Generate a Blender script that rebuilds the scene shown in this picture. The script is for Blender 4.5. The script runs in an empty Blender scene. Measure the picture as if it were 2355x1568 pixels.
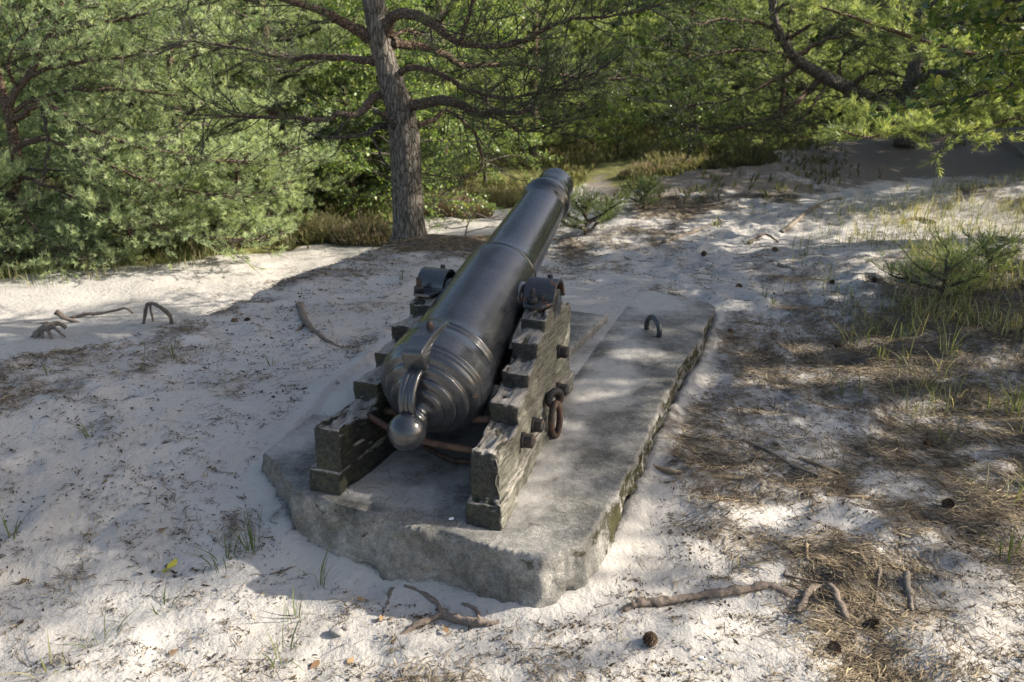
import bpy, bmesh, math, random
import numpy as np
from mathutils import Vector, Matrix

# ------------------------------------------------------------------ camera, world, sun, exposure
SC = bpy.context.scene
COL = SC.collection
CAM_H, PITCH = 1.8, math.radians(20)
cam_data = bpy.data.cameras.new('camera')
cam_data.lens, cam_data.sensor_width = 28, 36
cam_data.clip_start, cam_data.clip_end = 0.05, 500
cam_data.dof.use_dof = True
cam_data.dof.focus_distance = 4.0
cam_data.dof.aperture_fstop = 3.2
cam = bpy.data.objects.new('camera', cam_data)
COL.objects.link(cam)
cam.location = (0, 0, CAM_H)
cam.rotation_euler = (math.pi / 2 - PITCH, 0, 0)
SC.camera = cam

SUN_EL, SUN_AZ = math.radians(32), math.radians(86)      # azimuth from +Y towards +X
SD = np.array([math.cos(SUN_EL) * math.sin(SUN_AZ), math.cos(SUN_EL) * math.cos(SUN_AZ), math.sin(SUN_EL)])
world = bpy.data.worlds.new('World')
SC.world = world
world.use_nodes = True
wn = world.node_tree
wn.nodes.clear()
wo = wn.nodes.new('ShaderNodeOutputWorld')
wb = wn.nodes.new('ShaderNodeBackground')
ws = wn.nodes.new('ShaderNodeTexSky')
ws.sky_type = 'NISHITA'
ws.sun_disc = False
ws.sun_elevation, ws.sun_rotation = SUN_EL, SUN_AZ
ws.dust_density, ws.ozone_density, ws.air_density = 3.0, 0.3, 1.0
wb.inputs['Strength'].default_value = 0.093
wn.links.new(ws.outputs[0], wb.inputs[0])
wn.links.new(wb.outputs[0], wo.inputs[0])
sd = bpy.data.lights.new('sun', 'SUN')
sd.energy, sd.angle, sd.color = 4.4, math.radians(0.55), (1.0, 0.93, 0.82)
sun = bpy.data.objects.new('sun', sd)
COL.objects.link(sun)
sun.rotation_euler = Vector(SD.tolist()).to_track_quat('Z', 'Y').to_euler()
SC.view_settings.view_transform = 'Standard'
SC.view_settings.look = 'None'
SC.view_settings.gamma = 1
SC.view_settings.exposure = 1.42
SC.cycles.max_bounces = 6
SC.cycles.diffuse_bounces = 3
SC.cycles.glossy_bounces = 3
SC.cycles.transmission_bounces = 3
SC.cycles.transparent_max_bounces = 6

# ------------------------------------------------------------------ maths helpers
F_, CX_, CY_ = 1831.0, 1177.0, 784.0
CP, SP = math.cos(PITCH), math.sin(PITCH)


def at(px, py, Y):
    """the point at ground distance Y seen in direction (px, py) of a 2354 px wide print"""
    a, b = px - CX_, CY_ - py
    r = np.array([a, F_ * CP + b * SP, b * CP - F_ * SP])
    return np.array([0, 0, CAM_H]) + r * (Y / r[1])


def _hash(ix, iy, iz, seed):
    h = (ix.astype(np.int64) * 374761393 + iy.astype(np.int64) * 668265263 + iz.astype(np.int64) * 2147483647 + seed * 974634777) & 0xFFFFFFFF
    h = ((h ^ (h >> 13)) * 1274126177) & 0xFFFFFFFF
    h = ((h ^ (h >> 16)) * 2246822519) & 0xFFFFFFFF
    h = h ^ (h >> 15)
    return (h & 0xFFFFFF) / float(0xFFFFFF)


def vn(x, y, z=0.0, seed=0):
    """value noise in 0..1"""
    x, y, z = np.broadcast_arrays(np.asarray(x, float), np.asarray(y, float), np.asarray(z, float))
    xi, yi, zi = np.floor(x), np.floor(y), np.floor(z)
    fx, fy, fz = x - xi, y - yi, z - zi
    fx, fy, fz = [f * f * f * (f * (f * 6 - 15) + 10) for f in (fx, fy, fz)]
    r = 0
    for dx in (0, 1):
        wx = fx if dx else 1 - fx
        for dy in (0, 1):
            wy = fy if dy else 1 - fy
            for dz in (0, 1):
                wz = fz if dz else 1 - fz
                r = r + wx * wy * wz * _hash(xi + dx, yi + dy, zi + dz, seed)
    return r


def fbm(x, y, z=0.0, oct=4, seed=0):
    s, a, n = 0, 1.0, 0
    x, y, z = np.asarray(x, float), np.asarray(y, float), np.asarray(z, float)
    for o in range(oct):
        s = s + a * vn(x * 2 ** o, y * 2 ** o, z * 2 ** o, seed + o * 7)
        n += a
        a *= 0.5
    return s / n


def sst(a, b, x):
    t = np.clip((np.asarray(x, float) - a) / (b - a), 0, 1)
    return t * t * (3 - 2 * t)


def nrm(v):
    v = np.asarray(v, float)
    return v / np.maximum(np.linalg.norm(v, axis=-1, keepdims=True), 1e-9)


def catmull(P, n):
    P = np.asarray(P, float)
    k = len(P)
    t = np.linspace(0, k - 1, n)
    i = np.minimum(t.astype(int), k - 2)
    f = (t - i)[:, None]
    g = lambda j: P[np.clip(j, 0, k - 1)]
    p0, p1, p2, p3 = g(i - 1), g(i), g(i + 1), g(i + 2)
    return 0.5 * (2 * p1 + (p2 - p0) * f + (2 * p0 - 5 * p1 + 4 * p2 - p3) * f ** 2 + (3 * p1 - p0 - 3 * p2 + p3) * f ** 3)


# ------------------------------------------------------------------ mesh helpers
class Geo:
    def __init__(s):
        s.v, s.f, s.m, s.t, s.n = [], [], [], [], 0

    def add(s, v, f, mat=0, tint=0.5):
        v = np.asarray(v, float).reshape(-1, 3)
        f = np.asarray(f, np.int64)
        s.v.append(v)
        s.f.append(f + s.n)
        s.m.append(np.full(len(f), mat, np.int32))
        s.t.append(np.broadcast_to(np.asarray(tint, float), (len(v),)))
        s.n += len(v)
        return s

    def merge(s, o, mat=None):
        for v, f, m, t in zip(o.v, o.f, o.m, o.t):
            pass
        base = s.n
        if o.n == 0:
            return s
        s.v += o.v
        s.f += [f + base for f in o.f]
        s.m += [m if mat is None else np.full(len(m), mat, np.int32) for m in o.m]
        s.t += o.t
        s.n += o.n
        return s

    def mesh(s, name, mats, smooth=True):
        me = bpy.data.meshes.new(name)
        V = np.concatenate(s.v)
        loops = np.concatenate([f.ravel() for f in s.f])
        sizes = np.concatenate([np.full(len(f), f.shape[1], np.int32) for f in s.f])
        me.vertices.add(len(V))
        me.vertices.foreach_set('co', V.astype(np.float32).ravel())
        me.loops.add(len(loops))
        me.loops.foreach_set('vertex_index', loops.astype(np.int32))
        me.polygons.add(len(sizes))
        st = np.concatenate([[0], np.cumsum(sizes)[:-1]]).astype(np.int32)
        me.polygons.foreach_set('loop_start', st)
        me.polygons.foreach_set('material_index', np.concatenate(s.m))
        me.polygons.foreach_set('use_smooth', np.full(len(sizes), smooth, bool))
        at_ = me.attributes.new('tint', 'FLOAT', 'POINT')
        at_.data.foreach_set('value', np.concatenate(s.t).astype(np.float32))
        for m in (mats if isinstance(mats, (list, tuple)) else [mats]):
            me.materials.append(m)
        me.update(calc_edges=True)
        me.validate()
        return me


def link(name, mesh, parent=None, loc=(0, 0, 0)):
    o = bpy.data.objects.new(name, mesh)
    COL.objects.link(o)
    o.location = loc
    if parent is not None:
        o.parent = parent
    return o


def tag(o, label, cat, group=None):
    o['label'], o['category'] = label, cat
    if group:
        o['group'] = group
    return o


def empty(name, loc=(0, 0, 0), rz=0.0):
    o = bpy.data.objects.new(name, None)
    COL.objects.link(o)
    o.location = loc
    o.rotation_euler = (0, 0, rz)
    o.empty_display_size = 0.2
    return o


def copy_tree(o, parent=None):
    c = o.copy()
    COL.objects.link(c)
    c.parent = parent
    for ch in o.children:
        copy_tree(ch, c)
    return c


def tubes(P, R, sides=5):
    """many polylines of the same length at once: P (N,k,3), R (N,k)"""
    P = np.asarray(P, float)
    if P.ndim == 2:
        P = P[None]
    R = np.broadcast_to(np.asarray(R, float), P.shape[:2])
    N, k = P.shape[:2]
    T = np.gradient(P, axis=1)
    T = nrm(T)
    mt = nrm(P[:, -1] - P[:, 0] + 1e-6)
    ref = np.where(np.abs(mt[:, 2:3]) < 0.8, np.array([[0, 0, 1.0]]), np.array([[1.0, 0, 0]]))
    A = np.empty_like(P)
    a = nrm(np.cross(T[:, 0], ref))
    for i in range(k):
        a = nrm(a - (a * T[:, i]).sum(-1, keepdims=True) * T[:, i])
        A[:, i] = a
    B = np.cross(T, A)
    th = np.arange(sides) * 2 * math.pi / sides
    V = P[:, :, None] + R[:, :, None, None] * (np.cos(th)[:, None] * A[:, :, None] + np.sin(th)[:, None] * B[:, :, None])
    idx = np.arange(N * k * sides).reshape(N, k, sides)
    q = np.stack([idx[:, :-1], np.roll(idx, -1, 2)[:, :-1], np.roll(idx, -1, 2)[:, 1:], idx[:, 1:]], -1).reshape(-1, 4)
    return V.reshape(-1, 3), q, idx


def add_tube(g, P, R, sides=8, mat=0, tint=0.5, caps=True, bump=0, bf=8, seed=0):
    V, q, idx = tubes(P, R, sides)
    if bump:
        P = np.asarray(P, float)
        C = np.repeat(P, sides, 0)
        d = V - C
        nz = fbm(V[:, 0] * bf, V[:, 1] * bf, V[:, 2] * bf, 3, seed) - 0.5 + 0.6 * (fbm(V[:, 0] * bf * 3.1, V[:, 1] * bf * 3.1, V[:, 2] * bf * 3.1, 3, seed + 9) - 0.5)
        V = C + d * (1 + bump * 2 * nz)[:, None]
    g.add(V, q, mat, tint)
    if caps:
        base = g.n - len(V)
        for j in (0, -1):
            ring = idx[0, j] + 0
            c = V[idx[0, j]].mean(0)
            n0 = g.n
            tri = np.stack([ring + base, np.roll(ring, -1) + base, np.full(sides, n0)], 1)
            if j == 0:
                tri = tri[:, ::-1]
            s0 = g.n
            g.v.append(c[None]); g.t.append(np.array([tint if np.isscalar(tint) else 0.5]))
            g.f.append(tri); g.m.append(np.full(sides, mat, np.int32)); g.n += 1


def add_box(g, c, s, mat=0, R=None, tint=0.5):
    x, y, z = np.array(s) / 2
    v = np.array([[i * x, j * y, k * z] for i in (-1, 1) for j in (-1, 1) for k in (-1, 1)])
    if R is not None:
        v = v @ np.asarray(R).T
    f = [[0, 1, 3, 2], [4, 6, 7, 5], [0, 4, 5, 1], [2, 3, 7, 6], [0, 2, 6, 4], [1, 5, 7, 3]]
    g.add(v + np.array(c), f, mat, tint)


def lathe(g, prof, n=48, mat=0, frame=None, bump=0):
    """prof: (s, r) along +Y of the frame"""
    prof = np.array(prof, float)
    th = np.arange(n) * 2 * math.pi / n
    V = np.stack([prof[:, 1][:, None] * np.sin(th), np.repeat(prof[:, 0][:, None], n, 1), prof[:, 1][:, None] * np.cos(th)], -1)
    k = len(prof)
    idx = np.arange(k * n).reshape(k, n)
    q = np.stack([idx[:-1], idx[1:], np.roll(idx, -1, 1)[1:], np.roll(idx, -1, 1)[:-1]], -1).reshape(-1, 4)
    V = V.reshape(-1, 3)
    if frame is not None:
        V = V @ np.asarray(frame[0]).T + np.asarray(frame[1])
    g.add(V, q, mat)


# ------------------------------------------------------------------ materials
def mat(name):
    m = bpy.data.materials.new(name)
    m.use_nodes = True
    nt = m.node_tree
    b = nt.nodes['Principled BSDF']
    return m, nt, b


def nd(nt, t, **kw):
    n = nt.nodes.new(t)
    for k, v in kw.items():
        if k in n.inputs:
            n.inputs[k].default_value = v
        else:
            setattr(n, k, v)
    return n


def noise(nt, vec, scale, detail=4, rough=0.55, dist=0.0):
    n = nd(nt, 'ShaderNodeTexNoise', Scale=scale, Detail=detail, Roughness=rough, Distortion=dist)
    if vec is not None:
        nt.links.new(vec, n.inputs['Vector'])
    return n.outputs['Fac']


def ramp(nt, fac, stops, interp='LINEAR'):
    r = nt.nodes.new('ShaderNodeValToRGB')
    r.color_ramp.interpolation = interp
    e = r.color_ramp.elements
    while len(e) < len(stops):
        e.new(0.5)
    for el, (p, c) in zip(e, stops):
        el.position = p
        el.color = (c[0], c[1], c[2], 1) if not np.isscalar(c) else (c, c, c, 1)
    nt.links.new(fac, r.inputs[0])
    return r.outputs[0]


def mixc(nt, fac, a, b, mode='MIX'):
    n = nt.nodes.new('ShaderNodeMix')
    n.data_type = 'RGBA'
    n.blend_type = mode
    for s, v in ((n.inputs[0], fac), (n.inputs[6], a), (n.inputs[7], b)):
        if hasattr(v, 'is_output'):
            nt.links.new(v, s)
        else:
            s.default_value = v if np.isscalar(v) else (v[0], v[1], v[2], 1)
    return n.outputs[2]


def mth(nt, op, a, b=0.0, clamp=False):
    n = nt.nodes.new('ShaderNodeMath')
    n.operation = op
    n.use_clamp = clamp
    for s, v in ((n.inputs[0], a), (n.inputs[1], b)):
        if hasattr(v, 'is_output'):
            nt.links.new(v, s)
        else:
            s.default_value = v
    return n.outputs[0]


def objc(nt, scale=None, out='Object'):
    tc = nt.nodes.new('ShaderNodeTexCoord')
    if scale is None:
        return tc.outputs[out]
    mp = nt.nodes.new('ShaderNodeMapping')
    mp.inputs['Scale'].default_value = scale
    nt.links.new(tc.outputs[out], mp.inputs['Vector'])
    return mp.outputs[0]


def attr(nt, name):
    a = nt.nodes.new('ShaderNodeAttribute')
    a.attribute_name = name
    return a.outputs['Fac']


def bump(nt, b, h, strength=0.5, dist=0.01):
    n = nt.nodes.new('ShaderNodeBump')
    n.inputs['Strength'].default_value = strength
    n.inputs['Distance'].default_value = dist
    nt.links.new(h, n.inputs['Height'])
    nt.links.new(n.outputs[0], b.inputs['Normal'])


def setc(nt, b, col, rough=0.8, spec=0.3):
    s = b.inputs['Base Color']
    if hasattr(col, 'is_output'):
        nt.links.new(col, s)
    else:
        s.default_value = (*col, 1)
    if hasattr(rough, 'is_output'):
        nt.links.new(rough, b.inputs['Roughness'])
    else:
        b.inputs['Roughness'].default_value = rough
    b.inputs['Specular IOR Level'].default_value = spec


def m_sand():
    m, nt, b = mat('sand')
    v = objc(nt)
    n1 = noise(nt, v, 1.3, 5)
    n2 = noise(nt, v, 420, 2, 0.7)
    c = ramp(nt, n1, [(0.3, (0.37, 0.345, 0.31)), (0.7, (0.46, 0.435, 0.40))])
    c = mixc(nt, 0.5, c, ramp(nt, n2, [(0.3, 0.72), (0.7, 1.15)]), 'MULTIPLY')
    # dark grains and crumbs of humus
    vo = nd(nt, 'ShaderNodeTexVoronoi', Scale=75.0)
    nt.links.new(v, vo.inputs['Vector'])
    dens = noise(nt, v, 5, 4, 0.65)
    thr = ramp(nt, dens, [(0.42, 0.03), (0.68, 0.30)])
    spk = mth(nt, 'LESS_THAN', vo.outputs['Distance'], thr)
    rnd = mth(nt, 'GREATER_THAN', nt.nodes.new('ShaderNodeSeparateColor').outputs[0], 0.0)
    sc = nt.nodes.new('ShaderNodeSeparateColor')
    nt.links.new(vo.outputs['Color'], sc.inputs[0])
    spk = mth(nt, 'MULTIPLY', spk, mth(nt, 'GREATER_THAN', sc.outputs[0], 0.72))
    c = mixc(nt, mth(nt, 'MULTIPLY', spk, 0.8), c, (0.06, 0.05, 0.04))
    # needle duff, heath
    lit = attr(nt, 'litter')
    ln = noise(nt, v, 11, 6, 0.7)
    lm = ramp(nt, mth(nt, 'ADD', lit, mth(nt, 'MULTIPLY', mth(nt, 'SUBTRACT', ln, 0.5), 1.5)), [(0.40, 0.0), (0.78, 1.0)])
    fib = noise(nt, v, 160, 4, 0.8, 1.5)
    lc = ramp(nt, fib, [(0.3, (0.04, 0.032, 0.024)), (0.55, (0.125, 0.10, 0.072)), (0.75, (0.29, 0.24, 0.17))])
    c = mixc(nt, mth(nt, 'MULTIPLY', lm, 0.8), c, lc)
    hea = attr(nt, 'heath')
    hn = noise(nt, v, 2.2, 6, 0.7)
    hc = ramp(nt, hn, [(0.3, (0.05, 0.05, 0.02)), (0.5, (0.13, 0.13, 0.045)), (0.7, (0.22, 0.20, 0.09))])
    hm = ramp(nt, mth(nt, 'ADD', hea, mth(nt, 'MULTIPLY', mth(nt, 'SUBTRACT', hn, 0.5), 0.9)), [(0.4, 0.0), (0.6, 1.0)])
    c = mixc(nt, hm, c, hc)
    setc(nt, b, c, 0.95, 0.1)
    h = mth(nt, 'ADD', noise(nt, v, 22, 5, 0.6), mth(nt, 'MULTIPLY', noise(nt, v, 260, 3, 0.7), 0.14))
    h = mth(nt, 'ADD', h, mth(nt, 'MULTIPLY', mth(nt, 'MULTIPLY', fib, lm), 0.4))
    bump(nt, b, h, 0.7, 0.03)
    return m


def m_concrete():
    m, nt, b = mat('concrete')
    v = objc(nt)
    n1 = noise(nt, v, 3.4, 8, 0.72)
    n2 = noise(nt, v, 170, 3, 0.8)
    c = ramp(nt, n1, [(0.36, (0.085, 0.083, 0.075)), (0.5, (0.18, 0.173, 0.155)), (0.64, (0.30, 0.285, 0.255))])
    c = mixc(nt, 0.75, c, ramp(nt, n2, [(0.3, 0.45), (0.5, 0.95), (0.72, 1.7)]), 'MULTIPLY')
    c = mixc(nt, 0.6, c, ramp(nt, noise(nt, v, 38, 5, 0.85), [(0.36, 0.55), (0.5, 1.0), (0.66, 1.5)]), 'MULTIPLY')
    geo = nt.nodes.new('ShaderNodeNewGeometry')
    sx = nt.nodes.new('ShaderNodeSeparateXYZ')
    nt.links.new(geo.outputs['Normal'], sx.inputs[0])
    # blown sand lying on the flat top
    px = nt.nodes.new('ShaderNodeSeparateXYZ')
    nt.links.new(v, px.inputs[0])
    sn = noise(nt, v, 3.1, 5, 0.6)
    sm = ramp(nt, mth(nt, 'ADD', attr(nt, 'sandy'), mth(nt, 'MULTIPLY', mth(nt, 'SUBTRACT', sn, 0.5), 1.6)), [(0.35, 0.0), (0.75, 1.0)])
    sm = mth(nt, 'MULTIPLY', sm, ramp(nt, sx.outputs[2], [(0.75, 0.0), (0.95, 1.0)]))
    gr = noise(nt, v, 300, 2, 0.7)
    sandc = ramp(nt, gr, [(0.3, (0.34, 0.32, 0.285)), (0.7, (0.52, 0.49, 0.45))])
    c = mixc(nt, mth(nt, 'MULTIPLY', sm, 0.85), c, sandc)
    # moss
    mn = noise(nt, v, 13, 7, 0.75)
    mm = ramp(nt, mth(nt, 'ADD', attr(nt, 'moss'), mth(nt, 'MULTIPLY', mth(nt, 'SUBTRACT', mn, 0.5), 2.2)), [(0.52, 0.0), (0.68, 1.0)])
    mf = noise(nt, v, 150, 3, 0.8)
    c = mixc(nt, mth(nt, 'MULTIPLY', mm, 0.92), c, ramp(nt, mf, [(0.3, (0.014, 0.015, 0.005)), (0.7, (0.075, 0.07, 0.022))]))
    setc(nt, b, c, 0.92, 0.15)
    h = mth(nt, 'ADD', mth(nt, 'MULTIPLY', noise(nt, v, 40, 6, 0.75), 1.0), mth(nt, 'MULTIPLY', n2, 0.35))
    h = mth(nt, 'ADD', h, mth(nt, 'MULTIPLY', mth(nt, 'MULTIPLY', mf, mm), 1.5))
    bump(nt, b, h, 0.75, 0.012)
    return m


def m_iron():
    m, nt, b = mat('black_painted_iron')
    v = objc(nt)
    n1 = noise(nt, v, 5, 6, 0.6)
    n2 = noise(nt, v, 60, 5, 0.7)
    c = ramp(nt, n1, [(0.3, (0.016, 0.018, 0.021)), (0.7, (0.034, 0.037, 0.043))])
    # rust chips
    rn = noise(nt, v, 26, 5, 0.75)
    rm = mth(nt, 'MULTIPLY', ramp(nt, rn, [(0.64, 0.0), (0.67, 1.0)]), ramp(nt, noise(nt, v, 3.2, 3), [(0.48, 0.0), (0.58, 1.0)]))
    c = mixc(nt, mth(nt, 'MULTIPLY', rm, 0.85), c, (0.13, 0.06, 0.028))
    # pale scuffs
    sn = noise(nt, objc(nt, (40, 9, 40)), 6, 4, 0.8)
    c = mixc(nt, mth(nt, 'MULTIPLY', ramp(nt, sn, [(0.66, 0.0), (0.74, 1.0)]), 0.35), c, (0.16, 0.16, 0.16))
    li = mth(nt, 'MULTIPLY', ramp(nt, noise(nt, v, 38, 3, 0.6), [(0.70, 0.0), (0.72, 1.0)]), ramp(nt, noise(nt, v, 4.3, 2), [(0.52, 0.0), (0.58, 1.0)]))
    c = mixc(nt, mth(nt, 'MULTIPLY', li, 0.8), c, (0.20, 0.19, 0.06))
    r = ramp(nt, n2, [(0.3, 0.16), (0.7, 0.30)])
    r = mixc(nt, rm, r, (0.85, 0.85, 0.85))
    setc(nt, b, c, r, 0.6)
    h = mth(nt, 'ADD', noise(nt, v, 22, 4, 0.6), mth(nt, 'MULTIPLY', noise(nt, v, 130, 4, 0.7), 0.3))
    c = b.inputs['Base Color'].links[0].from_socket
    dust = mth(nt, 'MULTIPLY', ramp(nt, noise(nt, v, 7, 6, 0.75), [(0.45, 0.0), (0.7, 1.0)]), ramp(nt, noise(nt, v, 120, 3, 0.8), [(0.4, 0.2), (0.7, 1.0)]))
    c = mixc(nt, mth(nt, 'MULTIPLY', dust, 0.35), c, (0.11, 0.108, 0.10))
    nt.links.new(c, b.inputs['Base Color'])
    b.inputs['Coat Weight'].default_value = 0.35
    b.inputs['Coat Roughness'].default_value = 0.12
    bump(nt, b, h, 0.26, 0.004)
    return m


def m_rust(name, black=0.3):
    m, nt, b = mat(name)
    v = objc(nt)
    n1 = noise(nt, v, 30, 6, 0.7)
    c = ramp(nt, n1, [(0.3, (0.03, 0.02, 0.016)), (0.5, (0.075, 0.042, 0.028)), (0.75, (0.15, 0.09, 0.055))])
    n2 = noise(nt, v, 14, 5, 0.7)
    c = mixc(nt, ramp(nt, n2, [(black - 0.08, 1.0), (black + 0.08, 0.0)]), c, (0.022, 0.022, 0.023))
    setc(nt, b, c, 0.65, 0.35)
    bump(nt, b, n1, 0.5, 0.004)
    return m


def m_wood():
    m, nt, b = mat('weathered_timber')
    geo = nt.nodes.new('ShaderNodeNewGeometry')
    vt = nt.nodes.new('ShaderNodeVectorTransform')
    vt.vector_type, vt.convert_from, vt.convert_to = 'NORMAL', 'WORLD', 'OBJECT'
    nt.links.new(geo.outputs['True Normal'], vt.inputs[0])
    sx = nt.nodes.new('ShaderNodeSeparateXYZ')
    nt.links.new(vt.outputs[0], sx.inputs[0])
    v = objc(nt)
    grain = noise(nt, objc(nt, (60, 5, 60)), 1.6, 6, 0.75, 0.6)
    fine = noise(nt, objc(nt, (240, 14, 240)), 1.0, 4, 0.8, 0.3)
    blot = noise(nt, v, 7, 5, 0.65)
    # bare tops: silver grey with splits
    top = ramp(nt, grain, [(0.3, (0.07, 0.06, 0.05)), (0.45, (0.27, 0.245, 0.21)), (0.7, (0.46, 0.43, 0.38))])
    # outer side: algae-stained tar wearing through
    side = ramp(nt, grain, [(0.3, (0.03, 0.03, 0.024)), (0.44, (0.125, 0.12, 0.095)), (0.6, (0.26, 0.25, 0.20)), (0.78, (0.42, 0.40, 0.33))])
    # tarred end grain and risers with algae
    endg = ramp(nt, noise(nt, objc(nt, (1, 1, 1)), 55, 5, 0.8, 0.8), [(0.35, (0.022, 0.022, 0.021)), (0.6, (0.07, 0.068, 0.06)), (0.8, (0.18, 0.17, 0.15))])
    alg = mth(nt, 'MULTIPLY', ramp(nt, blot, [(0.47, 0.0), (0.62, 1.0)]), ramp(nt, noise(nt, v, 45, 4, 0.8), [(0.4, 0.0), (0.6, 1.0)]))
    endg = mixc(nt, mth(nt, 'MULTIPLY', alg, 0.4), endg, (0.11, 0.12, 0.045))
    vc = nd(nt, 'ShaderNodeTexVoronoi', Scale=44.0)
    vc.feature = 'DISTANCE_TO_EDGE'
    nt.links.new(objc(nt, (1.6, 1, 0.8)), vc.inputs['Vector'])
    endg = mixc(nt, mth(nt, 'MULTIPLY', ramp(nt, vc.outputs[0], [(0.0, 1.0), (0.03, 0.0)]), 0.2), endg, (0.20, 0.19, 0.165))
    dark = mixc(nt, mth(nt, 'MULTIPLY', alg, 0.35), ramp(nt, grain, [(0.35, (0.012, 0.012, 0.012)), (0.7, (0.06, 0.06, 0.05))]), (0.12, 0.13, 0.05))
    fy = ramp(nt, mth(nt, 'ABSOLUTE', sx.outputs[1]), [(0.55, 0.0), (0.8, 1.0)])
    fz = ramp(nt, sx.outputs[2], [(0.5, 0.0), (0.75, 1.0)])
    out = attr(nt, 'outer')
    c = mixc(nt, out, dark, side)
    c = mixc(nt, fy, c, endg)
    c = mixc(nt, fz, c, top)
    c = mixc(nt, 0.4, c, ramp(nt, fine, [(0.3, 0.45), (0.6, 1.2)]), 'MULTIPLY')
    setc(nt, b, c, 0.85, 0.2)
    h = mth(nt, 'ADD', grain, mth(nt, 'MULTIPLY', fine, 0.5))
    bump(nt, b, h, 0.9, 0.012)
    return m


def m_bark(name, c0, c1, c2, sc=(9, 9, 3)):
    m, nt, b = mat(name)
    vo = nd(nt, 'ShaderNodeTexVoronoi', Scale=5.0)
    vo.feature = 'DISTANCE_TO_EDGE'
    v = objc(nt, sc)
    wob = noise(nt, v, 3, 4)
    nt.links.new(mixc(nt, 0.15, v, wob), vo.inputs['Vector'])
    n1 = noise(nt, v, 6, 6, 0.75)
    n2 = noise(nt, objc(nt), 2.3, 4, 0.6)
    c = ramp(nt, n1, [(0.3, c0), (0.52, c1), (0.75, c2)])
    c = mixc(nt, ramp(nt, vo.outputs[0], [(0.0, 0.75), (0.12, 0.0)]), c, tuple(x * 0.3 for x in c0))
    c = mixc(nt, mth(nt, 'MULTIPLY', ramp(nt, n2, [(0.5, 0.0), (0.62, 1.0)]), ramp(nt, noise(nt, objc(nt), 70, 3, 0.8), [(0.5, 0.0), (0.62, 0.6)])), c, (0.26, 0.27, 0.22))
    setc(nt, b, c, 0.9, 0.15)
    h = mth(nt, 'ADD', ramp(nt, vo.outputs[0], [(0.0, 0.0), (0.2, 1.0)]), n1)
    bump(nt, b, h, 0.9, 0.02)
    return m


def m_leaf(name, stops, transl=0.35, rough=0.5, spec=0.3):
    m = bpy.data.materials.new(name)
    m.use_nodes = True
    nt = m.node_tree
    nt.nodes.clear()
    o = nt.nodes.new('ShaderNodeOutputMaterial')
    b = nt.nodes.new('ShaderNodeBsdfPrincipled')
    t = nt.nodes.new('ShaderNodeBsdfTranslucent')
    mx = nt.nodes.new('ShaderNodeMixShader')
    c = ramp(nt, attr(nt, 'tint'), stops)
    setc(nt, b, c, rough, spec)
    nt.links.new(mixc(nt, 1.0, c, (1.35, 1.35, 0.7), 'MULTIPLY'), t.inputs[0])
    mx.inputs[0].default_value = transl
    nt.links.new(b.outputs[0], mx.inputs[1])
    nt.links.new(t.outputs[0], mx.inputs[2])
    nt.links.new(mx.outputs[0], o.inputs[0])
    return m


def m_plain(name, stops, rough=0.8, spec=0.2, sc=40, bstr=0.4):
    """colour by noise, plus the tint attribute shifting it"""
    m, nt, b = mat(name)
    v = objc(nt)
    n = noise(nt, v, sc, 5, 0.7)
    f = mth(nt, 'ADD', mth(nt, 'MULTIPLY', n, 0.5), mth(nt, 'MULTIPLY', attr(nt, 'tint'), 0.5))
    setc(nt, b, ramp(nt, f, stops), rough, spec)
    bump(nt, b, n, bstr, 0.006)
    return m


SAND, CONC, IRON, WOOD = m_sand(), m_concrete(), m_iron(), m_wood()
RUST = m_rust('rusty_iron', 0.3)
RUSTY = m_rust('dull_rusty_iron', 0.46)
RUSTB = m_rust('black_and_rusty_iron', 0.56)
BARK = m_bark('pine_bark', (0.085, 0.07, 0.055), (0.205, 0.18, 0.148), (0.35, 0.32, 0.275), (6.5, 6.5, 1.8))
BARKO = m_bark('orange_pine_bark', (0.08, 0.055, 0.04), (0.18, 0.125, 0.09), (0.29, 0.23, 0.18), (6, 6, 6))
BARKG = m_bark('grey_twig_bark', (0.06, 0.05, 0.042), (0.13, 0.112, 0.095), (0.22, 0.20, 0.17), (6, 6, 6))
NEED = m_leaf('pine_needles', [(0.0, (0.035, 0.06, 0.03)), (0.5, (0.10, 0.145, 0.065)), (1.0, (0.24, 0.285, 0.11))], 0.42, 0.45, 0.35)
NEEDF = m_leaf('sunlit_tone_needles', [(0.0, (0.06, 0.095, 0.045)), (0.5, (0.215, 0.275, 0.12)), (1.0, (0.46, 0.50, 0.21))], 0.42, 0.45, 0.35)  # lighter copy of the needle colour, standing in for sunlit foliage
NEEDB = m_leaf('sun_brightened_needles', [(0.0, (0.16, 0.21, 0.12)), (0.5, (0.34, 0.425, 0.245)), (1.0, (0.52, 0.58, 0.335))], 0.42, 0.45, 0.35)  # needle colour raised so the left pines look fully sunlit
OAKL = m_leaf('oak_leaves', [(0.0, (0.04, 0.08, 0.025)), (0.6, (0.13, 0.19, 0.045)), (1.0, (0.36, 0.36, 0.08))], 0.4, 0.35, 0.5)
BIRL = m_leaf('birch_leaves', [(0.0, (0.07, 0.13, 0.03)), (0.6, (0.18, 0.26, 0.08)), (1.0, (0.36, 0.38, 0.12))], 0.45, 0.4, 0.4)
GRASS = m_leaf('grass_blades', [(0.0, (0.05, 0.085, 0.02)), (0.5, (0.12, 0.15, 0.05)), (0.8, (0.28, 0.26, 0.13)), (1.0, (0.42, 0.36, 0.22))], 0.35, 0.5, 0.3)
HEATH = m_leaf('heather_shoots', [(0.0, (0.06, 0.075, 0.03)), (0.5, (0.15, 0.152, 0.072)), (0.72, (0.26, 0.225, 0.15)), (1.0, (0.42, 0.28, 0.26))], 0.3, 0.7, 0.1)
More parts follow.
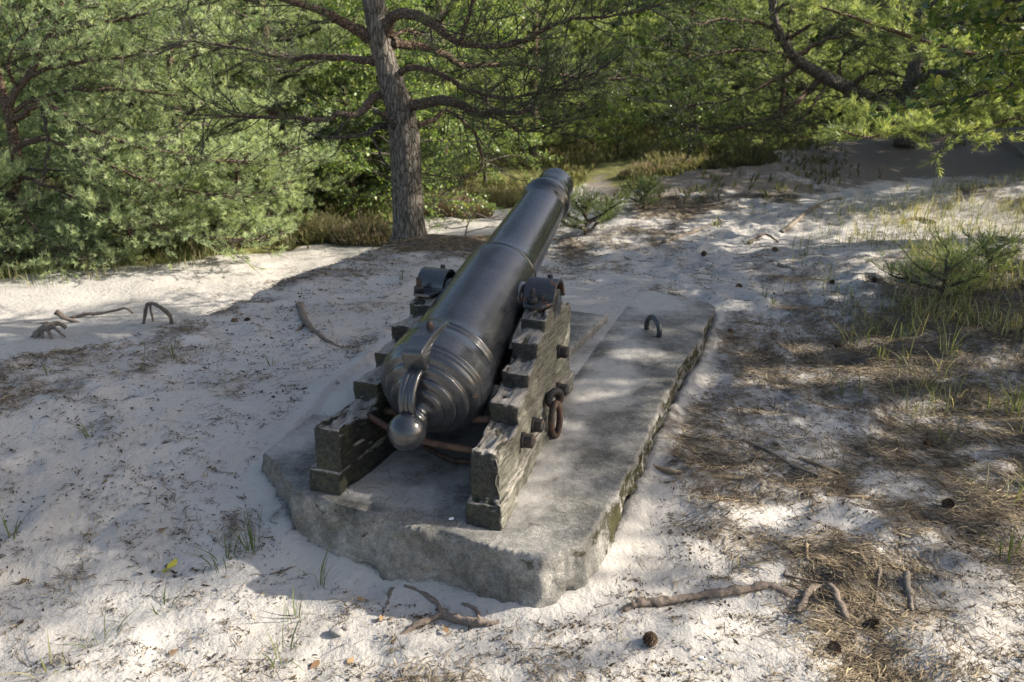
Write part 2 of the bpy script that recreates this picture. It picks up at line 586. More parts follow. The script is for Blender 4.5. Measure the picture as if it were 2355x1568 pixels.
LITTER = m_leaf('dry_needles', [(0.0, (0.03, 0.024, 0.018)), (0.4, (0.12, 0.09, 0.058)), (0.75, (0.31, 0.24, 0.15)), (1.0, (0.52, 0.43, 0.27))], 0.1, 0.7, 0.15)
ROOTM = m_plain('root_bark', [(0.3, (0.05, 0.041, 0.034)), (0.5, (0.17, 0.135, 0.108)), (0.72, (0.34, 0.295, 0.25))], 0.9, 0.1, 70, 1.0)
GREYWOOD = m_plain('grey_dead_wood', [(0.25, (0.07, 0.058, 0.045)), (0.5, (0.20, 0.17, 0.135)), (0.75, (0.36, 0.32, 0.26))], 0.9, 0.1, 60, 0.8)
BUFFWOOD = m_plain('buff_dead_wood', [(0.25, (0.10, 0.07, 0.045)), (0.5, (0.30, 0.225, 0.14)), (0.75, (0.46, 0.37, 0.25))], 0.9, 0.1, 60, 0.8)
CONEM = m_plain('pine_cone_scales', [(0.25, (0.03, 0.02, 0.013)), (0.5, (0.085, 0.055, 0.035)), (0.8, (0.20, 0.14, 0.09))], 0.8, 0.2, 60, 0.4)
STONEM = m_plain('grey_stone', [(0.25, (0.12, 0.115, 0.11)), (0.5, (0.22, 0.21, 0.2)), (0.75, (0.34, 0.32, 0.3))], 0.9, 0.15, 50, 0.5)
SHELLM = m_plain('white_shell', [(0.2, (0.7, 0.69, 0.66)), (0.8, (0.86, 0.85, 0.83))], 0.5, 0.4, 30, 0.1)
DRYLEAF = m_leaf('dry_leaf', [(0.0, (0.10, 0.06, 0.035)), (0.5, (0.26, 0.16, 0.09)), (1.0, (0.48, 0.36, 0.2))], 0.2, 0.6, 0.2)
YELLEAF = m_leaf('yellow_leaf', [(0.0, (0.35, 0.33, 0.05)), (1.0, (0.62, 0.55, 0.08))], 0.3, 0.5, 0.3)

# ------------------------------------------------------------------ terrain
EX = np.array([-40, -12, -6.0, -3.35, -2.5, -2.1, -1.8, -1.2, 0.0, 0.6, 1.2, 2.0, 3.5, 5.6, 10, 16, 40])
EY = np.array([0, 1.1, 2.9, 4.25, 5.1, 5.8, 6.7, 8.0, 8.5, 9.1, 10.1, 11.3, 12.4, 14.0, 15.0, 16, 18])
FX = np.array([-40, -12, -8, -6.5, -3.4, -2, 0, 1.5, 3, 40])
FY = np.array([2, 6, 8.7, 9.7, 11.6, 13.4, 15.8, 16.6, 17.0, 22])
rngF = np.random.default_rng(5)
FOOT = np.concatenate([
    np.c_[rngF.uniform(-3.8, 0, 190), rngF.uniform(2.0, 7.5, 190)],
    np.c_[rngF.uniform(0.6, 5.2, 260), rngF.uniform(2.2, 10.5, 260)],
    np.c_[rngF.uniform(-7, 0, 60), rngF.uniform(7.5, 15, 60)]])
FOOTR = rngF.uniform(0.09, 0.2, len(FOOT))
FOOTA = rngF.uniform(0.4, 1.0, len(FOOT))


def terrain(x, y, detail=True):
    x, y = np.asarray(x, float), np.asarray(y, float)
    left = -0.33 + 0.36 * sst(2.5, 4.1, y)
    right = np.interp(y, [2.0, 2.6, 3.2, 4.4, 5.2, 5.8, 6.5], [-0.22, -0.195, -0.20, -0.21, -0.14, -0.07, -0.02])
    w = sst(-0.9, 0.45, x)
    up = left * (1 - w) + right * w
    up = up - 0.05 * sst(5.5, 9, y) * (1 - sst(-1, 3, x))
    up = up + 0.13 * sst(2.2, 4.2, x) * sst(2, 5, y) * (1 - 0.7 * sst(7, 8.5, y)) + 0.28 * np.exp(-((x - 6.6) / 1.4) ** 2 - ((y - 9.6) / 1.2) ** 2)
    up = up + 0.03 * np.exp(-((x + 0.3) / 1.1) ** 2 - ((y - 8.0) / 0.8) ** 2)
    ye = np.interp(x, EX, EY)
    if detail:
        ye = ye + 0.5 * (fbm(x * 1.3, y * 0.6, 0, 3, 33) - 0.5) * (x < 1) + 0.16 * (fbm(x * 6, y * 3, 0, 2, 34) - 0.5)
    ridge = np.interp(x, [0.5, 1.2, 2.2, 3.3, 4.5, 5.6, 7, 9, 14], [0, 0.06, 0.19, 0.30, 0.36, 0.41, 0.46, 0.53, 0.6])
    up = up + ridge * np.exp(-((y - ye + 0.3) / 1.9) ** 2) * (y < ye) + ridge * (y >= ye)
    if detail:
        near = 1 - sst(11, 18, y)
        up = up + near * (0.05 * (fbm(x * 1.1, y * 1.1, 0, 3, 3) - 0.5) + 0.042 * (fbm(x * 4, y * 4, 0, 3, 9) - 0.5) * (0.75 + 0.6 * sst(0.3, 1.2, x)))
    low = -1.0 - 0.35 * sst(16, 30, y) + (0.25 * (fbm(x * 0.4, y * 0.4, 0, 3, 21) - 0.5) if detail else 0) + (0.05 * (fbm(x * 2.6, y * 2.6, 0, 3, 22) - 0.5) if detail else 0)
    t = sst(-0.25, 1.15, y - ye)
    wr = sst(1.5, 4, x)
    low = low + wr * 0.25
    z = up * (1 - t) + low * t
    return z


def footprints(x, y):
    dz = np.zeros_like(x)
    for (fx, fy), r, a in zip(FOOT, FOOTR, FOOTA):
        m = (np.abs(x - fx) < 2.4 * r) & (np.abs(y - fy) < 2.4 * r)
        if not m.any():
            continue
        d2 = ((x[m] - fx) ** 2 + (1.4 * (y[m] - fy)) ** 2) / r ** 2
        dz[m] += a * (-0.032 * np.exp(-d2 * 1.6) + 0.02 * np.exp(-((np.sqrt(d2) - 1.25) / 0.4) ** 2))
    return dz


SLAB = np.array([(-1.19, 3.39), (-1.16, 3.37), (-.947, 3.03), (-.869, 2.99), (-.426, 2.768), (-.287, 2.73), (-.119, 2.644), (.094, 2.561), (.162, 2.575), (.283, 2.644),
                 (.525, 3.187), (.812, 3.956), (1.02, 4.483), (1.23, 4.92), (1.53, 5.70), (1.50, 5.80), (1.42, 5.888), (1.06, 6.163), (.474, 6.29), (-.10, 6.3), (-.45, 5.6), (-.85, 4.5)])


def inpoly(x, y, poly):
    r = np.zeros(np.shape(x), bool)
    j = len(poly) - 1
    for i in range(len(poly)):
        xi, yi = poly[i]
        xj, yj = poly[j]
        c = ((yi > y) != (yj > y)) & (x < (xj - xi) * (y - yi) / (yj - yi + 1e-12) + xi)
        r ^= c
        j = i
    return r


def polydist(x, y, poly):
    d = np.full(np.shape(x), 1e9)
    for i in range(len(poly)):
        a, b = poly[i - 1], poly[i]
        ab = b - a
        t = np.clip(((x - a[0]) * ab[0] + (y - a[1]) * ab[1]) / (ab @ ab), 0, 1)
        d = np.minimum(d, np.hypot(x - a[0] - t * ab[0], y - a[1] - t * ab[1]))
    return d


def litter_mask(x, y):
    x, y = np.asarray(x, float), np.asarray(y, float)
    m = 0.10 + 0 * x
    m = m + 0.42 * sst(0.2, 1.2, x) * (1 - sst(5.2, 7.2, y)) + 0.42 * sst(1.7, 3.0, x) * (1 - sst(6.2, 7.8, y))
    m = m + 0.62 * np.exp(-((x + 0.1) / 1.5) ** 2 - ((y - 7.9) / 0.75) ** 2)
    ye = np.interp(x, EX, EY)
    m = m + (0.72 + 0.15 * sst(3.5, 5.5, x)) * sst(0.9, 2.0, x) * sst(-3.1, -2.1, y - ye) + 0.35 * sst(4.6, 6, x)
    m = m - 0.28 * np.exp(-((x - 3.4) / 1.7) ** 2 - ((y - 8.8) / 0.8) ** 2)
    m = m + 0.25 * np.exp(-((x + 1.1) / 0.5) ** 2 - ((y - 2.95) / 0.25) ** 2)
    m = m + 0.38 * np.exp(-((y - ye + 0.3) / 0.65) ** 2) * (x < 0)
    return m


def clump(x, y):
    return litter_mask(x, y) + 1.1 * (fbm(x * 3.2, y * 3.2, 0, 4, 61) - 0.5)


def axis_pts(lo, hi, fine, step, far_lo, far_hi, g=1.13):
    c = list(np.arange(lo, hi + 1e-6, step))
    s, p = step, hi
    while p < far_hi:
        s *= g
        p += s
        c.append(p)
    s, p = step, lo
    left = []
    while p > far_lo:
        s *= g
        p -= s
        left.append(p)
    return np.array(left[::-1] + c)


def build_ground():
    xs = axis_pts(-4.2, 5.4, 0, 0.026, -90, 90)
    ys = axis_pts(1.9, 10.2, 0, 0.026, -60, 140, 1.045)
    X, Y = np.meshgrid(xs, ys)
    Z = terrain(X, Y)
    Z += footprints(X, Y) * (0.6 + 0.4 * sst(0, 1, X))
    ins = inpoly(X, Y, SLAB)
    d = polydist(X, Y, SLAB)
    # the sand banks up a little against the concrete, and never pokes through it
    NN = (X + 0.466) * math.cos(math.radians(19.5)) - (Y - 2.87) * math.sin(math.radians(19.5))
    drift = sst(-0.52, -0.66, NN) * sst(3.55, 3.85, Y)
    Z0 = Z + 0.012
    Z = np.where(ins, np.minimum(Z, -0.06 - 0.1 * sst(0.0, 0.2, d)), Z + 0.035 * np.exp(-(d / 0.09) ** 2))
    Z = Z * (1 - drift * ins) + Z0 * drift * ins
    lim = np.where((X > -0.4) & ~ins & (d < 0.5), -0.02, 9)
    Z = np.minimum(Z, lim)
    # sand drifted over the far left edge of the slab
    nx, ny = len(xs), len(ys)
    g = Geo()
    idx = np.arange(nx * ny).reshape(ny, nx)
    q = np.stack([idx[:-1, :-1], idx[:-1, 1:], idx[1:, 1:], idx[1:, :-1]], -1).reshape(-1, 4)
    g.add(np.stack([X, Y, Z], -1).reshape(-1, 3), q)
    me = g.mesh('ground', SAND)
    a = me.attributes.new('litter', 'FLOAT', 'POINT')
    a.data.foreach_set('value', clump(X, Y).astype(np.float32).ravel())
    fy = np.interp(X, FX, FY)
    ye = np.interp(X, EX, EY)
    h = sst(-0.3, 0.5, Y - fy) + sst(1.5, 3.0, X) * sst(0.3, 1.2, Y - ye)
    path = np.exp(-((X - (1.4 + 0.25 * (Y - 15))) / 0.7) ** 2) * (Y > 14) * (Y < 21)
    h = np.clip(h - 0.9 * path, 0, 1)
    a = me.attributes.new('heath', 'FLOAT', 'POINT')
    a.data.foreach_set('value', h.astype(np.float32).ravel())
    o = link('ground', me)
    o['kind'] = 'structure'
    return o


build_ground()


def G(x, y):
    """height of the finished ground at a point"""
    x, y = np.asarray(x, float), np.asarray(y, float)
    sh = np.broadcast(x, y).shape
    x, y = np.broadcast_to(x, sh).ravel(), np.broadcast_to(y, sh).ravel()
    z = terrain(x, y) + footprints(x, y) * (0.6 + 0.4 * sst(0, 1, x))
    return z.reshape(sh) if sh else float(z[0])


# ------------------------------------------------------------------ remeshed solids
def solid(name, g, voxel, mats, disp=None, parent=None, bevel=0.0):
    """joins the shells of g into one skin and roughens it with disp(co, no) -> distance"""
    me = g.mesh(name, mats, False)
    o = bpy.data.objects.new(name, me)
    COL.objects.link(o)
    md = o.modifiers.new('r', 'REMESH')
    md.mode, md.voxel_size = 'VOXEL', voxel
    md.adaptivity = 0
    if bevel:
        sm = o.modifiers.new('s', 'SMOOTH')
        sm.factor, sm.iterations = 0.5, int(bevel)
    dg = bpy.context.evaluated_depsgraph_get()
    m2 = bpy.data.meshes.new_from_object(o.evaluated_get(dg))
    o.modifiers.clear()
    o.data = m2
    bpy.data.meshes.remove(me)
    m2.name = name
    n = len(m2.vertices)
    co = np.empty(n * 3, np.float32)
    m2.vertices.foreach_get('co', co)
    no = np.empty(n * 3, np.float32)
    m2.vertex_normals.foreach_get('vector', no)
    co, no = co.reshape(-1, 3).astype(float), no.reshape(-1, 3).astype(float)
    if disp is not None:
        co = disp(co, no)
        m2.vertices.foreach_set('co', co.astype(np.float32).ravel())
    m2.polygons.foreach_set('use_smooth', np.full(len(m2.polygons), True, bool))
    if not m2.materials:
        for m in (mats if isinstance(mats, (list, tuple)) else [mats]):
            m2.materials.append(m)
    m2.update()
    if parent is not None:
        o.parent = parent
    return o, co, no


def prism(g, poly, z0, z1, axis='z', mat=0):
    """poly (n,2) counter-clockwise, extruded; axis 'x' puts poly in the y-z plane"""
    p = np.asarray(poly, float)
    n = len(p)
    if axis == 'z':
        lo = np.c_[p, np.full(n, z0)] if np.isscalar(z0) else np.c_[p, z0]
        hi = np.c_[p, np.full(n, z1)] if np.isscalar(z1) else np.c_[p, z1]
    else:
        lo = np.c_[np.full(n, z0) if np.isscalar(z0) else z0, p]
        hi = np.c_[np.full(n, z1) if np.isscalar(z1) else z1, p]
    v = np.r_[lo, hi]
    q = [[i, (i + 1) % n, n + (i + 1) % n, n + i] for i in range(n)]
    b = g.n
    g.add(v, q, mat)
    g.f.append((np.arange(n)[::-1] + b)[None])
    g.m.append(np.array([mat], np.int32))
    g.f.append((np.arange(n) + n + b)[None])
    g.m.append(np.array([mat], np.int32))


# ------------------------------------------------------------------ concrete base
def build_base():
    root = tag(empty('concrete_base', (0.2, 4.3, 0)), 'weathered grey concrete slab with mossy edges under the black cannon', 'concrete slab')
    off = np.array([0.2, 4.3, 0])
    g = Geo()
    prism(g, SLAB - off[:2], -0.45, 0.0)

    def disp(co, no):
        w = co + off
        d = (fbm(w[:, 0] * 3, w[:, 1] * 3, w[:, 2] * 3, 4, 1) - 0.5) * 0.09
        d2 = (fbm(w[:, 0] * 14, w[:, 1] * 14, w[:, 2] * 14, 4, 2) - 0.5) * 0.032
        side = 1 - sst(0.6, 0.95, no[:, 2])
        chip = np.clip(fbm(w[:, 0] * 5, w[:, 1] * 5, w[:, 2] * 7, 4, 6) - 0.56, 0, 1) * 0.4
        low = sst(-0.10, -0.32, w[:, 2])
        k = (d + d2 - chip * (0.35 + 0.65 * low)) * side + (d * 0.12 + d2 * 0.22) * (1 - side)
        co = co + no * k[:, None]
        k3 = (fbm(w[:, 0] * 45, w[:, 1] * 45, w[:, 2] * 45, 3, 17) - 0.5) * 0.012
        co = co + no * (k3 * (0.25 + 0.75 * side))[:, None]
        # the front face is battered: leans out towards its foot
        front = sst(3.35, 2.9, w[:, 1]) * side
        co[:, 1] -= front * np.clip(-w[:, 2], 0, 0.4) * 0.18
        co[:, 0] -= sst(-0.5, -1.0, w[:, 0]) * side * np.clip(-w[:, 2], 0, 0.4) * 0.12
        return co
    o, co, no = solid('slab', g, 0.012, CONC, disp, root, 1)
    w = co + off
    me = o.data
    mo = 0.0 + 0.60 * sst(0.6, 0.2, no[:, 2]) * sst(0.25, 0.5, w[:, 0]) * sst(0.01, -0.04, w[:, 2])
    mo += 0.34 * sst(0.8, 0.3, no[:, 2]) * sst(3.3, 2.9, w[:, 1]) * (0.4 + 0.6 * sst(-0.14, -0.03, w[:, 2]))
    a = me.attributes.new('moss', 'FLOAT', 'POINT')
    a.data.foreach_set('value', mo.astype(np.float32))
    # sand collects beside and between the timbers and near the far edge
    fr = np.array([math.cos(math.radians(19.5)), -math.sin(math.radians(19.5))])
    fe = np.array([math.sin(math.radians(19.5)), math.cos(math.radians(19.5))])
    rel = w[:, :2] - np.array([-0.466, 2.87])
    N, E_ = rel @ fr, rel @ fe
    s = 0.10 + 0.55 * np.exp(-((np.abs(N) - 0.47) / 0.16) ** 2) * sst(-0.1, 0.2, E_) + 0.5 * (np.abs(N) < 0.3) * sst(-0.05, 0.1, E_)
    s += 0.25 * np.exp(-((N - 0.55) / 0.35) ** 2 - ((E_ - 1.6) / 0.45) ** 2) + 0.3 * sst(2.6, 3.3, E_) + 0.4 * sst(-0.55, -0.8, N)
    a = me.attributes.new('sandy', 'FLOAT', 'POINT')
    a.data.foreach_set('value', s.astype(np.float32))
    # raised inner plinth
    g = Geo()
    P = np.array([(0.30, 4.52), (0.675, 5.34), (0.37, 5.46), (-0.05, 5.56), (-0.45, 4.75)]) - off[:2]
    prism(g, P, -0.02, 0.055)

    def d2_(co, no):
        w = co + off
        return co + no * ((fbm(w[:, 0] * 9, w[:, 1] * 9, w[:, 2] * 9, 4, 12) - 0.5) * 0.014)[:, None]
    o2, c2, n2 = solid('plinth', g, 0.012, CONC, d2_, root, 4)
    for nme, val in (('moss', 0.0), ('sandy', 0.12)):
        a = o2.data.attributes.new(nme, 'FLOAT', 'POINT')
        a.data.foreach_set('value', np.full(len(c2), val, np.float32))
    # iron ring standing in the slab
    g = Geo()
    th = np.linspace(-0.35, math.pi + 0.35, 26)
    R = Matrix.Rotation(math.radians(-68), 3, 'Z')
    P = np.array([np.array(R @ Vector((0.082 * math.cos(t), 0, 0.082 * math.sin(t) + 0.03))) for t in th])
    add_tube(g, P + np.array([0.955, 5.10, 0]) - off, 0.018, 10)
    link('iron_ring', g.mesh('iron_ring', IRON), root)['label'] = 'black iron ring standing upright in the slab'
    return root


build_base()

# ------------------------------------------------------------------ cannon
CAN = empty('cannon', (-0.466, 2.87, 0), math.radians(-19.5))
tag(CAN, 'old black muzzle-loading cannon on a stepped timber carriage', 'cannon')


def build_cannon():
    EL = math.radians(17.46)
    AZR = math.radians(-0.6)
    u = np.array([math.sin(AZR) * math.cos(EL), math.cos(AZR) * math.cos(EL), math.sin(EL)])
    rt = nrm(np.cross(u, [0, 0, 1]))
    up = np.cross(rt, u)
    B0 = np.array([-0.006, 0.107, 0.319])
    M = np.stack([rt, u, up], 1)
    fr = (M, B0)
    pr = []
    # ball
    for t in np.linspace(0, 2.35, 16):
        pr.append((-0.081 * math.cos(t), 0.081 * math.sin(t)))
    pr += [(0.062, 0.064), (0.07, 0.066), (0.077, 0.060), (0.085, 0.050), (0.10, 0.046), (0.112, 0.050), (0.122, 0.064)]

    def torus(s0, s1, r0, r1, bulge, n=7):
        o = []
        for t in np.linspace(0, 1, n):
            o.append((s0 + (s1 - s0) * t ** 1.35, r0 + (r1 - r0) * t + bulge * math.sin(math.pi * t)))
        return o
    pr += torus(0.126, 0.146, 0.074, 0.108, 0.010)
    pr += [(0.146, 0.106)]
    pr += torus(0.150, 0.176, 0.112, 0.152, 0.012)
    pr += [(0.177, 0.150)]
    pr += torus(0.182, 0.214, 0.157, 0.196, 0.013)
    pr += [(0.216, 0.194)]
    pr += torus(0.222, 0.258, 0.202, 0.236, 0.008)
    pr += [(0.26, 0.238), (0.264, 0.243), (0.272, 0.245), (0.276, 0.241), (0.280, 0.241), (0.284, 0.246), (0.292, 0.248), (0.30, 0.247), (0.36, 0.246), (0.415, 0.243),
           (0.425, 0.236), (0.432, 0.232), (0.436, 0.236), (0.445, 0.238), (0.452, 0.234), (0.456, 0.229), (0.462, 0.229), (0.466, 0.233), (0.475, 0.234), (0.482, 0.229), (0.49, 0.225),
           (0.52, 0.2215), (0.56, 0.219), (0.75, 0.213), (0.95, 0.206), (1.10, 0.201), (1.19, 0.1985), (1.205, 0.197), (1.215, 0.193), (1.222, 0.188), (1.232, 0.187), (1.236, 0.190), (1.246, 0.189), (1.252, 0.184), (1.27, 0.176), (1.285, 0.1705), (1.30, 0.168),
           (1.45, 0.162), (1.70, 0.150), (1.95, 0.139), (2.035, 0.136), (2.04, 0.141), (2.052, 0.148), (2.075, 0.150), (2.098, 0.148), (2.11, 0.141), (2.115, 0.131), (2.125, 0.123), (2.15, 0.116),
           (2.155, 0.1185), (2.163, 0.1185), (2.168, 0.114), (2.172, 0.114), (2.176, 0.1175), (2.186, 0.1175), (2.19, 0.113), (2.25, 0.1135), (2.295, 0.115), (2.305, 0.113), (2.31, 0.105), (2.31, 0.066), (2.30, 0.062), (1.95, 0.062), (1.94, 0.0)]
    g = Geo()
    lathe(g, pr, 96, 0, fr)
    # trunnions
    tz = 0.630
    te = 1.07
    for s in (-1, 1):
        add_tube(g, np.array([[s * 0.12, te, tz], [s * 0.19, te, tz]]), [0.098, 0.088], 32)
        add_tube(g, np.array([[s * 0.15, te, tz], [s * 0.352, te, tz], [s * 0.356, te, tz]]), [0.074, 0.074, 0.068], 32)
    barrel = link('barrel', g.mesh('barrel', IRON), CAN)

    def bp(s, a, r):
        """point on the barrel: station s, angle a to the right of the top, radius r"""
        return B0 + u * s + r * (math.cos(a) * up + math.sin(a) * rt)
    roll = -0.06
    ur = math.cos(roll) * up + math.sin(roll) * rt
    rr = math.cos(roll) * rt - math.sin(roll) * up
    # vent patch: a flat-topped block running back from the vent
    g = Geo()
    V = []
    for s, top, hw in ((0.190, 0.262, 0.046), (0.205, 0.274, 0.047), (0.30, 0.274, 0.048), (0.40, 0.258, 0.049), (0.47, 0.238, 0.050)):
        for x, h in ((-hw - 0.012, 0.165 if s < 0.25 else 0.2), (-hw, top - 0.003), (hw, top - 0.003), (hw + 0.012, 0.165 if s < 0.25 else 0.2)):
            V.append(B0 + u * s + ur * h + rr * x)
    V = np.array(V)
    f = []
    for i in range(4):
        for j in range(3):
            f.append([i * 4 + j, (i + 1) * 4 + j, (i + 1) * 4 + j + 1, i * 4 + j + 1])
    f.append([0, 1, 2, 3])
    f.append([19, 18, 17, 16])
    g.add(V, f)
    o = link('vent_patch', g.mesh('vent_patch', IRON, False), barrel)
    bv = o.modifiers.new('b', 'BEVEL')
    bv.width, bv.segments = 0.006, 2
    g = Geo()
    c = B0 + u * 0.385 + ur * 0.245 + rr * 0.004
    add_tube(g, np.array([c, c + ur * 0.030, c + ur * 0.036]), [0.016, 0.016, 0.014], 16, caps=False)
    add_tube(g, np.array([c + ur * 0.036, c + ur * 0.034, c + ur * 0.01]), [0.014, 0.008, 0.007], 16)
    link('vent', g.mesh('vent', RUSTB), barrel)
    # breeching loop: a double-ribbed strap from the block down to the ball
    g = Geo()
    path = np.array([(0.215, 0.168), (0.18, 0.172), (0.135, 0.165), (0.09, 0.142), (0.062, 0.112), (0.048, 0.085), (0.042, 0.06)])
    P = catmull(np.array([B0 + u * s + ur * h for s, h in path]), 24)
    for dx, r in ((-0.022, 0.0165), (0.0, 0.014), (0.022, 0.0165)):
        add_tube(g, P + rr * dx, r, 10)
    link('breeching_loop', g.mesh('breeching_loop', IRON), barrel)

    # ---- carriage cheeks
    def lat(e):
        return 0.30 - 0.08 * e
    for s in (1, -1):
        sh = 0.0 if s > 0 else 0.02
        prof = [(0.045, 0.105), (1.50, 0.105), (1.50, 0.50), (1.30, 0.56), (1.22, 0.622), (0.93, 0.632), (0.845 + sh, 0.615), (0.845 + sh, 0.556), (0.675 + sh, 0.553), (0.675 + sh, 0.478), (0.515 + sh, 0.474), (0.515 + sh, 0.398), (0.335 + sh, 0.392), (0.34 + sh, 0.312), (0.07, 0.308), (0.055, 0.292)]
        p = np.array(prof)
        g = Geo()
        inn = np.array([lat(e) for e, z in prof])
        a, b = (inn, inn + 0.13) if s > 0 else (-(inn + 0.13), -inn)
        prism(g, p, a, b, 'x')
        pl = np.array([(0.0 if s > 0 else 0.02, -0.01), (1.5, -0.01), (1.5, 0.11), (0.02 if s > 0 else 0.035, 0.11)])
        inn2 = np.array([lat(e) - (0.006 if s > 0 else 0.0) for e, z in pl])
        a, b = (inn2, inn2 + 0.157) if s > 0 else (-(inn2 + 0.157), -inn2)
        prism(g, pl, a, b, 'x')

        def disp(co, no, s=s):
            w = co
            gr = fbm(w[:, 0] * 40, w[:, 1] * 5, w[:, 2] * 40, 4, 3 + s) - 0.5
            lo = fbm(w[:, 0] * 9, w[:, 1] * 7, w[:, 2] * 9, 3, 13 + s) - 0.5
            rot = np.clip(fbm(w[:, 0] * 16, w[:, 1] * 7, w[:, 2] * 16, 3, 23 + s) - 0.54, 0, 1)
            topf = sst(0.4, 0.8, no[:, 2])
            end = sst(0.5, 0.9, np.abs(no[:, 1]))
            k = gr * (0.012 + 0.008 * topf) * (1 - 0.7 * end) + lo * 0.03 - rot * (0.07 + 0.07 * topf) * (1 - 0.6 * end)
            if s > 0:   # the near outer corner has rotted away
                k -= 0.035 * np.exp(-((w[:, 0] - 0.44) / 0.05) ** 2 - ((w[:, 1] - 0.03) / 0.05) ** 2) * sst(0.10, 0.2, w[:, 2]) * (0.5 + vn(w[:, 2] * 30, w[:, 0] * 20, 0, 4))
            if s < 0:   # split notch on the inner edge
                k -= 0.05 * np.exp(-((w[:, 0] + 0.28) / 0.05) ** 2 - ((w[:, 1] - 0.26) / 0.05) ** 2 - ((w[:, 2] - 0.3) / 0.03) ** 2)
            seam = np.exp(-((w[:, 2] - 0.108) / 0.008) ** 2) * (np.abs(no[:, 2]) < 0.7)
            return co + no * (k - 0.008 * seam)[:, None]
        o, co, no = solid('carriage_cheek', g, 0.0085, WOOD, disp, CAN, 5)
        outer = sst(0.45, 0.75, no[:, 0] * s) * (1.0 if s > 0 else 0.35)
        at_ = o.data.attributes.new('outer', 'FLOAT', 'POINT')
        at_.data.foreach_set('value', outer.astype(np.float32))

        # trunnion cap: strap over the trunnion with bolted flanges
        g = Geo()
        pts = [(0.885, 0.648), (0.972, 0.648)]
        for t in np.linspace(math.pi * 0.98, 0.02 * math.pi, 18):
            pts.append((te + 0.082 * math.cos(t), tz + 0.022 + 0.082 * math.sin(t)))
        pts += [(te + 0.10, 0.640), (te + 0.185, 0.640)]
        pts = np.array(pts)
        tn = nrm(np.gradient(pts, axis=0))
        nn = np.c_[-tn[:, 1], tn[:, 0]]
        hw0, hw1 = 0.205, 0.362
        if s < 0:
            hw0, hw1 = -0.372, -0.222
        n = len(pts)
        V = []
        for i in range(n):
            c0, c1 = hw0, hw1
            if i in (0, n - 1):
                c0, c1 = hw0 + 0.03, hw1 - 0.03
            for x, o_ in ((c0, 0), (c1, 0), (c1, 0.016), (c0, 0.016)):
                q = pts[i] + nn[i] * o_
                V.append((x, q[0], q[1]))
        f = []
        for i in range(n - 1):
            for j in range(4):
                f.append([i * 4 + j, i * 4 + (j + 1) % 4, (i + 1) * 4 + (j + 1) % 4, (i + 1) * 4 + j])
        f += [[3, 2, 1, 0], [4 * n - 4, 4 * n - 3, 4 * n - 2, 4 * n - 1]]
        g.add(np.array(V), f)
        capm = CAPR if s > 0 else IRON
        cap = link('trunnion_cap', g.mesh('trunnion_cap', capm, False), CAN)
        cap['label'] = 'rust-blotched iron cap over the right trunnion' if s > 0 else 'black iron cap over the left trunnion'
        bv = cap.modifiers.new('b', 'BEVEL')
        bv.width, bv.segments = 0.005, 2
        mx = (hw0 + hw1) / 2 - (0.012 if s > 0 else 0.03)
        for e0 in (0.922, te + 0.145):
            g = Geo()
            zz = 0.664 if e0 < 1 else 0.656
            add_tube(g, np.array([[mx, e0, zz], [mx, e0, zz + 0.026], [mx, e0, zz + 0.030]]), [0.026, 0.026, 0.022], 6)
            ths = []
            rs = []
            for k in range(9):
                ths += [[mx, e0, zz + 0.030 + k * 0.0045]]
                rs += [0.0145 if k % 2 else 0.0125]
            ths += [[mx, e0, zz + 0.072], [mx, e0, zz + 0.0745]]
            rs += [0.0135, 0.009]
            add_tube(g, np.array(ths), rs, 14)
            add_tube(g, np.array([[mx, e0, 0.55], [mx, e0, zz]]), 0.0145, 10)
            link('bolt', g.mesh('bolt', RUSTB), cap)
    # ---- iron work between and on the cheeks
    g = Geo()
    P = catmull([(-0.30, 0.30, 0.265), (-0.2, 0.29, 0.225), (-0.06, 0.28, 0.195), (0.1, 0.27, 0.19), (0.29, 0.26, 0.20)], 24)
    V, q, idx = tubes(P, 0.02, 8)
    add_tube(g, P, 0.016, 8, bump=0.1)
    link('tie_bar', g.mesh('tie_bar', RUST), CAN)['label'] = 'bent rusty tie bar below the breech'
    g = Geo()
    add_tube(g, catmull([(-0.28, 0.40, 0.245), (0, 0.40, 0.25), (0.27, 0.37, 0.30)], 10), 0.017, 8, bump=0.1)
    link('tie_bar', g.mesh('tie_bar', RUST), CAN)['label'] = 'straight rusty tie bar under the breech'
    g = Geo()
    add_box(g, (0.0, 1.25, 0.2), (0.40, 0.12, 0.22))
    link('transom', g.mesh('transom', WOOD, False), CAN)

    def nut(e, z, big=1.0):
        x = 0.43 - 0.08 * e
        g = Geo()
        add_tube(g, np.array([[x - 0.02, e, z], [x + 0.014, e, z], [x + 0.016, e, z]]), [0.036 * big, 0.036 * big, 0.03 * big], 20)
        add_tube(g, np.array([[x + 0.012, e, z], [x + 0.05, e, z], [x + 0.056, e, z]]), [0.031 * big, 0.031 * big, 0.024 * big], 6)
        link('bolt', g.mesh('bolt', RUSTB, False), CAN)
    nut(0.40, 0.208)
    nut(0.585, 0.195)
    nut(1.15, 0.345)
    nut(1.16, 0.13)
    # eye bolt with its hanging ring
    g = Geo()
    c = np.array([0.43 - 0.08 * 0.88 + 0.045, 0.88, 0.205])
    th = np.linspace(0, 2 * math.pi, 28)
    P = c + np.c_[0.0 * th + 0.012 * np.cos(th) * 0, 0.042 * np.cos(th), 0.042 * np.sin(th)]
    P = c + np.c_[0.036 * np.cos(th) * 0.6, 0.036 * np.cos(th) * 0.8, 0.036 * np.sin(th)]
    add_tube(g, P, 0.0185, 10, caps=False)
    add_tube(g, np.array([c + (-0.09, 0.03, 0), c + (-0.028, 0.0, 0)]), 0.02, 10)
    eye = link('eye_bolt', g.mesh('eye_bolt', RUSTB), CAN)
    g = Geo()
    th = np.linspace(0, 2 * math.pi, 36)
